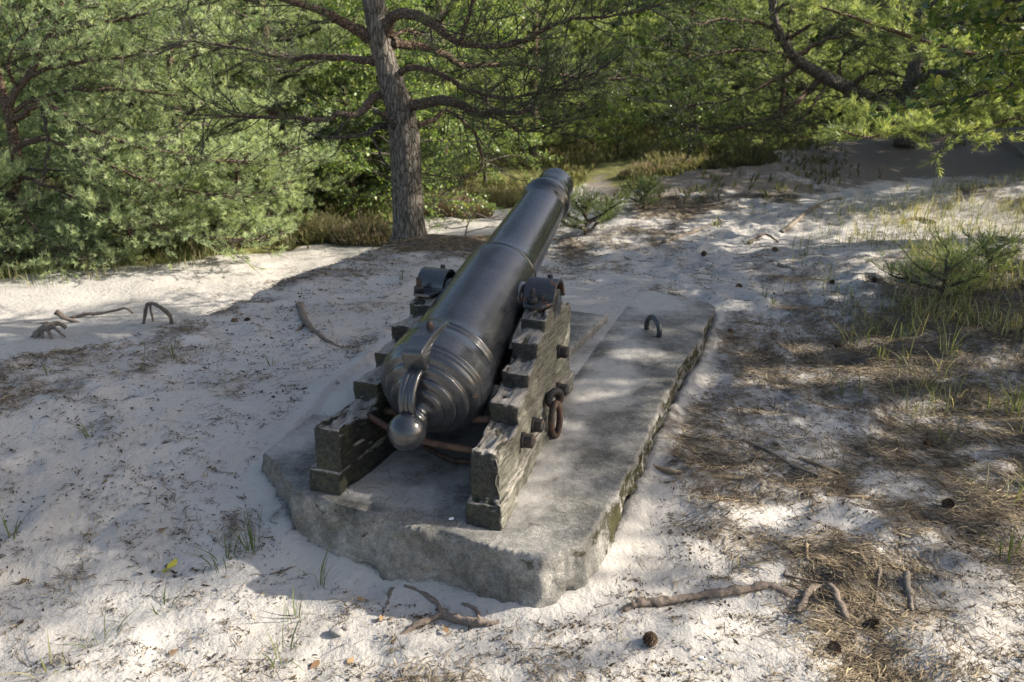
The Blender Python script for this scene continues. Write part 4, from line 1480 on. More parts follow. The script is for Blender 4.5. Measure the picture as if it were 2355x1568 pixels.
custom_pine('sunlit pine with forked orange trunk at the left edge of the picture', (18, 500, 10.7),
            [[(15, 545, 10.7, 17), (24, 470, 10.7, 14), (36, 415, 10.7, 12), (38, 370, 10.7, 11.5), (28, 300, 10.7, 11), (16, 245, 10.7, 11), (4, 205, 10.7, 9), (-10, 150, 10.7, 8), (-12, 60, 10.7, 7), (0, -40, 10.7, 6)],
             [(18, 250, 10.7, 9), (38, 208, 10.65, 8), (62, 180, 10.6, 7.5), (84, 142, 10.6, 7), (104, 97, 10.55, 6), (124, 62, 10.5, 5), (140, 10, 10.5, 4), (150, -50, 10.5, 3)]],
            [([(24, 280, 10.7), (55, 258, 10.6), (80, 243, 10.5), (110, 240, 10.45), (180, 285, 10.4), (280, 325, 10.4), (400, 355, 10.5), (520, 372, 10.6), (620, 365, 10.7), (700, 335, 10.8)], .045),
             ([(94, 240, 10.5), (104, 285, 10.45), (110, 340, 10.4), (100, 400, 10.35), (78, 480, 10.3)], .03),
             ([(36, 345, 10.7), (95, 318, 10.6), (180, 345, 10.5), (300, 400, 10.5), (430, 440, 10.6), (560, 450, 10.7), (670, 420, 10.8)], .035),
             ([(34, 405, 10.7), (120, 430, 10.5), (260, 490, 10.4), (400, 530, 10.4), (540, 550, 10.5), (620, 548, 10.6)], .03),
             ([(62, 180, 10.6), (120, 155, 10.5), (220, 140, 10.4), (330, 122, 10.3), (430, 98, 10.3)], .035),
             ([(20, 262, 10.7), (130, 215, 10.8), (260, 205, 10.9), (380, 215, 11.0), (470, 240, 11.0)], .03),
             ([(104, 97, 10.55), (190, 62, 10.5), (300, 40, 10.4), (400, 15, 10.3)], .03),
             ([(90, 130, 10.6), (160, 110, 10.8), (260, 85, 11.0), (360, 60, 11.1)], .025),
             ([(40, 205, 10.65), (20, 160, 10.3), (30, 110, 10.1), (70, 60, 10.0)], .025),
             ([(124, 60, 10.5), (180, 10, 10.4), (260, -30, 10.3)], .02),
             ([(30, 430, 10.7), (60, 500, 10.3), (120, 560, 10.1), (200, 600, 10.1)], .02),
             ([(36, 390, 10.7), (150, 395, 10.6), (260, 430, 10.5), (350, 450, 10.5)], .02)],
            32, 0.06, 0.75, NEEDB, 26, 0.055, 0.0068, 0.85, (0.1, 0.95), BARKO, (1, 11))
custom_pine('leaning pine on the dune crest, trunk slanting up to the left under dark boughs', (2125, 318, 13.6),
            [[(2125, 330, 13.7, 20), (2080, 285, 13.6, 19), (2038, 257, 13.5, 17), (1997, 227, 13.4, 16), (1955, 205, 13.3, 15), (1900, 180, 13.1, 13.5), (1858, 155, 13.0, 12), (1825, 130, 12.9, 11), (1800, 92, 12.8, 10), (1780, 45, 12.7, 9), (1775, -20, 12.6, 8)]],
            [([(1962, 208, 13.3), (1975, 185, 13.2), (1998, 168, 13.1), (2022, 168, 13.0), (2042, 182, 12.9), (2070, 190, 12.7)], .05),
             ([(1890, 175, 13.1), (1862, 205, 12.9), (1830, 235, 12.7), (1790, 262, 12.5), (1730, 285, 12.3), (1650, 305, 12.0), (1570, 300, 11.8)], .055),
             ([(1850, 150, 13.0), (1800, 175, 12.8), (1740, 205, 12.6), (1680, 230, 12.4), (1610, 240, 12.2), (1540, 235, 12.0)], .04),
             ([(1830, 135, 12.9), (1780, 120, 12.6), (1700, 115, 12.3), (1620, 125, 12.0), (1540, 120, 11.8)], .035),
             ([(1830, 132, 12.9), (1880, 100, 13.1), (1940, 80, 13.2), (2010, 70, 13.4), (2080, 75, 13.5)], .04),
             ([(1800, 95, 12.8), (1860, 60, 12.6), (1930, 35, 12.4), (2000, 25, 12.2)], .035),
             ([(1790, 70, 12.8), (1730, 50, 12.6), (1660, 45, 12.3), (1590, 60, 12.0)], .035),
             ([(1940, 200, 13.3), (1930, 150, 13.4), (1950, 120, 13.6), (1990, 100, 13.8)], .03),
             ([(1780, 30, 12.7), (1840, -10, 12.5), (1920, -40, 12.3), (2000, -60, 12.0)], .035),
             ([(1776, 0, 12.7), (1700, -25, 12.6), (1610, -40, 12.4)], .03),
             ([(1905, 182, 13.1), (1870, 240, 12.6), (1840, 280, 12.3), (1810, 300, 12.0)], .025),
             ([(2000, 230, 13.4), (2030, 210, 12.9), (2080, 215, 12.5), (2140, 235, 12.2)], .03)],
            31, 0.065, 0.95, NEED, 12, 0.065, 0.0085, 0.78, (0.1, 0.75))


def upright_oak():
    """the dark upright trunk near the right edge"""
    rng = np.random.default_rng(41)
    base = at(2082, 300, 13.0)
    base[2] = float(terrain(base[0], base[1]))
    root = tag(empty('oak_tree', base.tolist()), 'dark upright trunk with a bent side limb beside the leaning pine', 'oak tree')
    P = np.array([at(a, b, c) - base for a, b, c in [(2078, 330, 13.0), (2084, 245, 13.0), (2092, 200, 13.0), (2104, 150, 13.0), (2109, 105, 13.0), (2112, 60, 13.0), (2120, 10, 13.1), (2130, -60, 13.2)]])
    g = Geo()
    add_tube(g, catmull(P, 40), np.interp(np.linspace(0, 1, 40), [0, .2, .6, 1], [.17, .12, .105, .08]), 12, bump=0.2, bf=9)
    link('trunk', g.mesh('trunk', BARK), root)
    crown = Geo()
    for i, (pp, r) in enumerate([([(2112, 105, 13), (2125, 92, 12.9), (2150, 93, 12.8), (2168, 88, 12.7), (2210, 60, 12.5)], .06),
                                 ([(2098, 190, 13), (2118, 178, 12.8), (2150, 168, 12.6), (2190, 172, 12.4), (2225, 190, 12.2)], .09),
                                 ([(2118, 30, 13.1), (2160, 0, 12.8), (2230, -20, 12.4)], .05),
                                 ([(2116, 40, 13.1), (2080, 20, 12.8), (2040, 15, 12.6)], .04)]):
        Q = np.array([at(*p) - base for p in pp])
        g = Geo()
        add_tube(g, catmull(Q, 22), np.linspace(r, r * 0.35, 22), 8, bump=0.2, bf=12)
        link('branch', g.mesh('branch', BARK), root)
        S, W = grow(rng, Q, 0.12, 0.8, 5, 0.22, 0.1, 0.3, 0.4)
        add_twigs(crown, S, W, 1)
        tt = rng.uniform(0.2, 1, (len(W), 5))
        pos = (W[:, 0][:, None] * (1 - tt[..., None]) + W[:, -1][:, None] * tt[..., None]).reshape(-1, 3)
        leaves(crown, pos, np.repeat(W[:, -1] - W[:, 0], 5, 0), rng, 0.10, LEAF_OAK, 0, (0.05, 0.6), 0.3)
    link('crown', crown.mesh('crown', [OAKL, BARKG]), root)


upright_oak()


def near_oak():
    """an oak just outside the right edge; its leafy boughs hang into the upper right corner"""
    rng = np.random.default_rng(51)
    base = np.array([6.3, 7.6, float(terrain(6.3, 7.6))])
    root = tag(empty('oak_tree', base.tolist()), 'oak with yellow-green lobed leaves hanging into the upper right corner', 'oak tree')
    P = np.array([(0, 0, -0.3), (0.05, 0, 0.5), (0.0, 0.05, 1.4), (-0.1, 0.1, 2.3), (0, 0.1, 3.4), (0.2, 0.1, 4.8)])
    g = Geo()
    add_tube(g, catmull(P, 24), np.interp(np.linspace(0, 1, 24), [0, .2, 1], [.17, .13, .03]), 12, bump=0.2, bf=9)
    link('trunk', g.mesh('trunk', BARK), root)
    crown = Geo()
    L = [([(0, 0.05, 1.5)] + [tuple(at(*p) - base) for p in [(2420, 60, 7.4), (2330, 45, 7.3), (2250, 50, 7.2), (2190, 55, 7.1), (2150, 60, 7.0)]], .035),
         ([(0, 0.05, 1.2)] + [tuple(at(*p) - base) for p in [(2440, 170, 7.0), (2360, 185, 6.9), (2290, 205, 6.8), (2220, 225, 6.7), (2160, 240, 6.6), (2130, 250, 6.6)]], .03),
         ([(-0.1, 0.1, 2.0)] + [tuple(at(*p) - base) for p in [(2430, -10, 6.8), (2330, 0, 6.9), (2260, 10, 7.0), (2210, 5, 7.1)]], .03),
         ([(0.0, 0.05, 1.4)] + [tuple(at(*p) - base) for p in [(2430, 110, 7.9), (2350, 120, 7.9), (2280, 130, 8.0), (2240, 140, 8.0)]], .03),
         ([(-0.1, 0.1, 2.3)] + [tuple(at(*p) - base) for p in [(2450, -60, 7.6), (2370, -40, 7.7), (2310, -30, 7.8)]], .03)]
    for i in range(14):
        z = 2.3 + 2.3 * i / 14
        c = np.array([0, 0.1, z])
        L.append((limb_path(rng, c, i * 2.4, 1.8 * (1 - 0.5 * i / 14), 0.3, 0.4, 5, 0.1), .03))
    for i, (pp, r) in enumerate(L):
        Q = np.array(pp)
        g = Geo()
        gg = g if i < 5 else crown
        add_tube(gg, catmull(Q, 20), np.linspace(r, 0.006, 20), 8, mat=0 if i < 5 else 1, bump=0.15, bf=12)
        if i < 5:
            link('branch', g.mesh('branch', BARKG), root)
        S, W = grow(rng, Q, 0.08 if i < 5 else 0.13, 0.5, 5, 0.15, 0.05, 0.3, 0.35, 0.3, droop=0.1)
        add_twigs(crown, S, W, 1, 0.005, 0.0025)
        k = 5
        tt = rng.uniform(0.25, 1, (len(W), k))
        pos = (W[:, 0][:, None] * (1 - tt[..., None]) + W[:, -1][:, None] * tt[..., None]).reshape(-1, 3)
        leaves(crown, pos, np.repeat(W[:, -1] - W[:, 0], k, 0), rng, 0.085, LEAF_OAK, 0, (0.05, 0.95), 0.35)
    link('crown', crown.mesh('crown', [OAKL, BARKG]), root)


near_oak()


def bough_pine():
    """pine right of the picture whose boughs, coloured to look lit, hang in front of the dune crest"""
    rng = np.random.default_rng(61)
    base = np.array([8.2, 10.2, float(terrain(8.2, 10.2))])
    root = tag(empty('pine_tree', base.tolist()), 'pine with thick bright needle brushes hanging before the dune crest', 'pine tree')
    g = Geo()
    P = np.array([(0, 0, -0.3), (0, 0, 0.6), (0.1, 0, 2.0), (0.0, 0.1, 3.5), (0.1, 0, 5.5)])
    add_tube(g, catmull(P, 24), np.interp(np.linspace(0, 1, 24), [0, .2, 1], [.18, .14, .03]), 12, bump=0.2, bf=9)
    link('trunk', g.mesh('trunk', BARK), root)
    crown = Geo()
    Ls = [([(0, 0, 1.5)] + [tuple(at(*p) - base) for p in [(2350, 225, 9.6), (2240, 245, 9.4), (2140, 280, 9.2), (2060, 305, 9.0), (1990, 315, 8.9), (1935, 300, 8.8)]], .03, .07),
          ([(0, 0, 1.3)] + [tuple(at(*p) - base) for p in [(2350, 270, 9.5), (2270, 290, 9.3), (2200, 305, 9.1), (2150, 325, 9.0)]], .025, .08),
          ([(0, 0, 1.9)] + [tuple(at(*p) - base) for p in [(2300, 120, 9.9), (2180, 110, 9.7), (2050, 70, 9.4), (1950, 35, 9.2), (1880, 15, 9.0), (1830, 5, 8.9)]], .035, .09)]
    for i in range(16):
        z = 2.2 + 3.0 * i / 16
        Ls.append((limb_path(rng, (0, 0, z), i * 2.4, 2.2 * (1 - 0.6 * i / 16), 0.1 + 0.03 * i, 0.5, 6, 0.1), .03, .16))
    for i, (pp, r, sp) in enumerate(Ls):
        Q = np.array(pp)
        g = Geo()
        gg = g if i < 3 else crown
        add_tube(gg, catmull(Q, 22), np.linspace(r, 0.007, 22), 8, mat=0 if i < 3 else 1, bump=0.15, bf=12)
        if i < 3:
            link('branch', g.mesh('branch', BARKO), root)
        S, W = grow(rng, Q, sp, 0.42 if i < 3 else 0.8, 5, 0.16, 0.1, 0.25, 0.45, 0.3)
        add_twigs(crown, S, W, 1, 0.006, 0.004)
        needles(crown, W[:, -1], W[:, -1] - W[:, 0], rng, 40 if i < 3 else 12, 0.075, 0.0055 if i < 3 else 0.011, 0.13, 2 if i < 3 else 0, (0.3, 1.0))
        needles(crown, S[:, -1], S[:, -1] - S[:, -2], rng, 44 if i < 3 else 12, 0.08, 0.0055 if i < 3 else 0.011, 0.15, 2 if i < 3 else 0, (0.3, 1.0))
    link('crown', crown.mesh('crown', [NEED, BARKG, NEEDF]), root)  # the last needle tone makes the three hanging boughs look lit


bough_pine()

SH = pine_meshes(121, 9.0, 0.15, 40, 0.30, 2.7, 0.0, 9, 0.09, 0.016, 0.9, 0.17, 5, (0.1, 0.8), NEED, keep=0.42)
SH2 = pine_meshes(122, 10.6, 0.16, 44, 0.55, 2.9, 0.0, 9, 0.09, 0.016, 1.0, 0.14, 6, (0.1, 0.8), NEED)
SH3 = pine_meshes(123, 10.6, 0.16, 44, 0.50, 2.3, 0.0, 9, 0.09, 0.016, 0.9, 0.14, 6, (0.1, 0.8), NEED)
SHADE = [(SH, 6.8, 5.4, 0.2, 1.0), (SH3, 8.8, 5.9, 1.6, 1.2), (SH3, 10.3, 6.1, 3.0, 1.35), (SH3, 8.5, 7.7, 4.4, 1.0), (SH3, 12.4, 6.4, 0.9, 1.45), (SH, 7.6, 4.9, 5.2, 0.9), (SH, 7.2, 4.0, 2.2, 0.62), (SH3, 11.3, 6.0, 2.9, 1.3), (SH, 7.2, 6.6, 0.4, 0.85),
         (SH3, 14.8, 6.6, 3.3, 1.6), (PE, 10.7, 12.0, 3.7, 0.9), (PE, 9.9, 11.2, 1.7, 0.85), (PE, 10.4, 13.2, 0.7, 0.95), (PE, 12.6, 11.9, 2.7, 1.05), (PE, 10.9, 15.3, 4.7, 0.95)]
for ms, x, y, rz, sc in SHADE:
    plant_tree('pine_tree', ms[0], ms[1], x, y, rz, sc, 'pine standing outside the right edge of the picture, its boughs shading the sand', 'pine tree', 'pines outside the right edge')


# ------------------------------------------------------------------ undergrowth
def sapling(px, py, label, h, spread, seed, nb=14, name='young_pine', K=14, need=None):
    p = gpx(px, py)
    t, c = pine_meshes(seed, h, 0.014, nb, 0.05, spread, 0.1, K, 0.055, 0.004, 0.26, 0.075, 4, (0.3, 1.0), need or NEED)
    o = empty(name, p.tolist())
    tag(o, label, 'young pine')
    link('trunk', t, o)
    link('crown', c, o)


sapling(2165, 690, 'low young pine beside the grass on the right', 0.26, 0.5, 201, 7, need=NEEDF)
sapling(2265, 650, 'small young pine at the right edge, behind the low one', 0.25, 0.35, 202, 6)
sapling(1345, 540, 'low spreading young pine on the mound behind the cannon muzzle', 0.30, 0.55, 203, 11)
sapling(1480, 480, 'yellowish little pine on the shaded dune slope', 0.25, 0.3, 204, 8)


def heather(px, py, w, h, label, tint, seed, name='heather_shrub', cat='heather', n=700, dz=0.0):
    rng = np.random.default_rng(seed)
    p = gpx(px, py)
    a, r = rng.uniform(0, 2 * math.pi, n), np.sqrt(rng.uniform(0, 1, n))
    x, y = r * np.cos(a) * w, r * np.sin(a) * w * 0.7
    z = terrain(p[0] + x, p[1] + y) - p[2]
    hh = h * (1 - 0.55 * r ** 2) * rng.uniform(0.6, 1.1, n)
    d = nrm(np.c_[x / w * 0.7, y / w * 0.7, np.full(n, 1.0)] + rng.normal(0, 0.22, (n, 3)))
    base = np.c_[x * 0.75, y * 0.75, z - 0.02]
    tip = base + d * hh[:, None]
    g = Geo()
    S = np.stack([base, (base + tip) / 2 + rng.normal(0, 0.01, (n, 3)), tip], 1)
    V, q, _ = tubes(S, np.linspace(0.0035, 0.0015, 3)[None] * np.ones((n, 1)), 3)
    g.add(V, q, 1)
    for k, tt in ((0.55, (tint[0] - .15, tint[0] + .1)), (0.8, tint), (1.0, (tint[0] + .05, min(1, tint[1] + .05)))):
        q = base + (tip - base) * k
        needles(g, q, d + rng.normal(0, 0.2, d.shape), rng, 9, 0.035, 0.007, 0.12, 0, tt, (0.3, 0.8))
    o = link(name, g.mesh(name, [HEATH, BARKG]), None, p.tolist())
    tag(o, label, cat)


heather(725, 548, 0.75, 0.42, 'green grassy heather clump between the left pines and the big trunk', (0.3, 0.6), 301, n=900)
heather(845, 552, 0.75, 0.38, 'heather clump with faint pink tips close left of the big trunk', (0.35, 0.85), 302, n=900)
heather(1040, 492, 0.9, 0.42, 'pink flowering heather clump close right of the big trunk', (0.55, 1.0), 303, n=1100)
heather(1130, 470, 0.8, 0.36, 'brown-green heather behind the barrel, beside the pink clump', (0.3, 0.65), 304, n=900)
heather(1215, 455, 0.8, 0.30, 'grassy heather tuft left of the cannon muzzle', (0.3, 0.6), 305, n=700)
heather(1480, 405, 0.7, 0.34, 'grey-brown heather on the crest right of the muzzle', (0.55, 0.8), 306, n=800)
heather(1560, 388, 0.7, 0.34, 'greyish heather on the crest, second from the muzzle', (0.5, 0.78), 307, n=800)
heather(1690, 372, 0.8, 0.22, 'dark low heather on the dune crest beneath the leaning pine', (0.2, 0.5), 308, n=800)


def heath_cover():
    rng = np.random.default_rng(311)
    g = Geo()
    n = 20000
    a = rng.uniform(-0.92, 0.86, n)
    d = rng.uniform(11.5, 36, n)
    x, y = np.sin(a) * d, np.cos(a) * d
    fy, ye = np.interp(x, FX, FY), np.interp(x, EX, EY)
    k = ((y > fy + 0.15) | ((x > 2) & (y > ye + 1.0))) & (fbm(x * 0.5, y * 0.5, 0, 3, 8) > 0.38) & ~((x > 0.8) & (y < ye + 3.0) & (rng.uniform(size=n) < 0.7))
    k &= ~((np.abs(x - (1.4 + 0.25 * (y - 15))) < 0.6) & (y < 21))
    x, y = x[k], y[k]
    p = np.c_[x, y, terrain(x, y)]
    tn = np.clip(fbm(x * 0.6, y * 0.6, 0, 3, 9) * 1.3 - 0.2, 0, 0.9)
    m = len(p)
    for j in range(3):
        lo = tn * 0.9
        sel = rng.uniform(size=m) < 0.8
        q = p[sel] + np.c_[rng.normal(0, 0.12, (sel.sum(), 2)), rng.uniform(0.05, 0.22, sel.sum())]
        needles(g, q, rng.normal(0, 0.35, (sel.sum(), 3)) + [0, 0, 1], rng, 9, 0.12, 0.022, 0.15, 0, (0.2, 0.68), (0.2, 0.7))
    # scattered low tufts on the shaded bank
    n = 1300
    x, y = rng.uniform(1.2, 8.5, n), rng.uniform(9.6, 15.5, n)
    ye = np.interp(x, EX, EY)
    k = (y - ye > -2.4) & (y - ye < 0.8) & (rng.uniform(size=n) < np.clip((fbm(x * 1.1, y * 1.1, 0, 3, 15) - 0.44) * 4 + 0.5 * (y - ye > -0.5), 0, 1))
    x, y = x[k], y[k]
    for j in range(2):
        q = np.c_[x + rng.normal(0, 0.07, len(x)), y + rng.normal(0, 0.07, len(x)), terrain(x, y) + 0.05]
        needles(g, q, rng.normal(0, 0.4, q.shape) + [0, 0, 1], rng, 10, 0.075, 0.010, 0.09, 0, (0.0, 0.55), (0.2, 0.8))
    o = link('heath_cover', g.mesh('heath_cover', HEATH))
    o['kind'] = 'stuff'
    o['label'] = 'low heather and grass covering the plain behind the dune'
    o['category'] = 'heath'


heath_cover()


def blades(g, base, h, rng, lean=0.5, w=0.006, tint=(0.2, 0.7), az=None):
    n = len(base)
    a = rng.uniform(0, 2 * math.pi, n) if az is None else az
    H = h * rng.uniform(0.45, 1.1, n)
    le = np.abs(rng.normal(0, lean, n)) + 0.08
    d = np.c_[np.cos(a), np.sin(a)]
    k = 5
    f = np.linspace(0, 1, k)
    z = H[:, None] * (f - 0.28 * le[:, None] * f ** 2.4)
    r = H[:, None] * le[:, None] * f ** 1.8
    C = np.stack([base[:, 0, None] + d[:, 0, None] * r, base[:, 1, None] + d[:, 1, None] * r, base[:, 2, None] + z], -1)
    sa = a + rng.normal(math.pi / 2, 0.5, n)
    sd_ = np.c_[np.cos(sa), np.sin(sa), 0 * sa]
    wd = (w * rng.uniform(0.6, 1.2, n))[:, None] * np.array([0.7, 1, 0.9, 0.6, 0.08])
    L_ = C - sd_[:, None] * wd[..., None] / 2
    R_ = C + sd_[:, None] * wd[..., None] / 2
    V = np.stack([L_, R_], 2).reshape(n, k * 2, 3)
    i = np.arange(n)[:, None, None] * k * 2 + (np.arange(k - 1) * 2)[None, :, None] + np.array([0, 1, 3, 2])
    tn = np.clip(rng.uniform(tint[0], tint[1], (n, 1)) + np.repeat(f * 0.15, 2)[None], 0, 1)
    g.add(V.reshape(-1, 3), i.reshape(-1, 4), 0, tn.ravel())


def tuft(px, py, label, n=9, h=0.16, lean=0.45, rad=0.025, tint=(0.15, 0.6), w=0.005, seed=0, group=None):
    rng = np.random.default_rng(int(px * 7 + py * 13) + seed)
    p = gpx(px, py)
    a, r = rng.uniform(0, 2 * math.pi, n), rad * np.sqrt(rng.uniform(0, 1, n))
    b = np.c_[r * np.cos(a), r * np.sin(a), np.full(n, -0.01)]
    g = Geo()
    blades(g, b, h, rng, lean, w, tint, a)
    o = link('grass_tuft', g.mesh('grass_tuft', GRASS), None, p.tolist())
    tag(o, label, 'grass tuft', group)


TUFTS = [(582, 1268, 'tall dark grass tuft against the left front corner of the slab', 10, .27, .3, .03, (0, .35)),
         (520, 1296, 'grass tuft in the debris left of the slab corner', 12, .17, .8, .06, (.05, .5)),
         (735, 1350, 'single-stemmed grass plant in front of the mossy slab face', 8, .22, .7, .02, (.05, .45)),
         (676, 1425, 'thin grass tuft at the edge of the sunlit sand below the slab', 9, .15, .6, .03, (.2, .6)),
         (648, 1515, 'leafy grass tuft near the bottom edge, left of the forked root', 12, .17, .8, .05, (.15, .6)),
         (375, 1402, 'grass tuft in the sunlit lower left sand', 10, .10, .8, .04, (.2, .6)),
         (232, 1478, 'straggly tuft with debris in the lower left corner', 9, .14, .8, .06, (.3, .75)),
         (120, 1545, 'pale dry tuft at the bottom edge far left', 8, .16, .8, .06, (.5, .95)),
         (330, 852, 'small grass tuft in shade below the arched root', 6, .17, .25, .02, (.15, .5)),
         (398, 825, 'small grass tuft right below the arched root', 5, .18, .25, .02, (.15, .5)),
         (112, 868, 'small wispy tuft below the gnarled root', 5, .15, .4, .02, (.15, .5)),
         (208, 1003, 'wispy tuft in the middle of the shaded left sand', 6, .17, .5, .02, (.2, .5)),
         (25, 1245, 'wispy tuft at the left edge in shade', 6, .16, .8, .03, (.1, .4)),
         (625, 840, 'sparse tuft left of the carriage steps', 5, .12, .4, .02, (.3, .6)),
         (925, 640, 'sparse tuft just behind the left trunnion cap', 12, .16, .4, .05, (.1, .5)),
         (1723, 562, 'tiny tuft on the sunlit sand beyond the slab', 7, .12, .5, .03, (.3, .7)),
         (1755, 690, 'bent grass tuft just beyond the far corner of the slab', 9, .22, .7, .03, (.15, .6)),
         (1776, 703, 'short dark tuft beside the bent one beyond the slab', 8, .13, .3, .02, (.05, .3)),
         (2001, 768, 'green tuft on needle litter, nearest of the right bank to the slab', 14, .26, .5, .05, (.2, .65)),
         (2077, 782, 'green tuft on needle litter beside the right bank grass', 14, .26, .5, .05, (.2, .65)),
         (2020, 830, 'thin tuft below the two green tufts on the right', 9, .2, .4, .04, (.25, .6)),
         (2177, 822, 'tall spreading tuft in front of the low young pine', 18, .34, .5, .06, (.25, .7)),
         (1938, 910, 'single upright tuft in the needle litter right of the slab', 6, .24, .25, .02, (.1, .45)),
         (1977, 913, 'short upright tuft next to the single upright one', 7, .17, .3, .02, (.2, .5)),
         (2334, 950, 'dense green tuft at the right edge', 20, .34, .45, .06, (.15, .6)),
         (2273, 945, 'tuft left of the dense one at the right edge', 12, .26, .4, .05, (.2, .65)),
         (2110, 895, 'thin leaning tuft in litter below the spreading one', 9, .22, .6, .04, (.3, .7)),
         (2320, 1290, 'green tuft at the right edge low in the picture', 14, .16, .5, .06, (.15, .5)),
         (2200, 1010, 'low sparse grass patch in litter on the right', 16, .12, .5, .12, (.1, .4)),
         (1700, 1300, 'lone pale blade cluster in the litter right of the slab front', 4, .10, .8, .03, (.5, .9)),
         (1650, 525, 'pale grass tuft by the weathered log at the dune foot', 12, .2, .3, .06, (.4, .8)),
         (2060, 520, 'dry grass on the sand before the dark slope', 26, .28, .35, .16, (.55, 1.0)),
         (2110, 505, 'tall dry grass heads before the dark slope', 24, .32, .3, .16, (.6, 1.0)),
         (1985, 545, 'short dry grass at the end of the sunlit sand', 22, .2, .4, .16, (.5, .95)),
         (2230, 480, 'thin dry grass on the shoulder of the right mound', 24, .3, .35, .2, (.5, .95)),
         (230, 640, 'dry grass beside the low pine at the path edge', 30, .42, .3, .15, (.5, 1.0)),
         (110, 655, 'green grass fringe at the path edge far left', 34, .34, .35, .25, (.25, .7))]
for px, py, lb, n, h, le, rad, tn in TUFTS:
    tuft(px, py, lb, n, h, le, rad, tn, 0.0055 if py > 600 else 0.008)


def bank_grass():
    rng = np.random.default_rng(401)
    g = Geo()
    n = 22000
    x, y = rng.uniform(1.6, 7.5, n), rng.uniform(3.0, 10.5, n)
    dens = sst(1.9, 3.6, x - 0.12 * (y - 4)) * (1 - 0.75 * sst(6.4, 7.6, y) * (1 - sst(5.2, 6.2, x)))
    k = rng.uniform(size=n) < dens * np.clip((fbm(x * 1.6, y * 1.6, 0, 3, 5) - 0.40) * 4, 0, 1)
    x, y = x[k], y[k]
    m = len(x)
    c = np.repeat(np.c_[x, y], 4, 0) + rng.normal(0, 0.03, (m * 4, 2))
    b = np.c_[c, G(c[:, 0], c[:, 1]) - 0.01]
    blades(g, b, 0.22, rng, 0.6, 0.0045, (0.2, 1.0))
    # path fringe on the left
    n = 1500
    x = rng.uniform(-9, -4.2, n)
    y = np.interp(x, FX, FY) + rng.normal(0.1, 0.28, n)
    b = np.c_[x, y, terrain(x, y) - 0.01]
    blades(g, b, 0.26, rng, 0.5, 0.008, (0.2, 0.9))
    o = link('bank_grass', g.mesh('bank_grass', GRASS))
    o['kind'] = 'stuff'
    o['label'] = 'thin dune grass over the right bank and along the path edge'
    o['category'] = 'grass'


bank_grass()


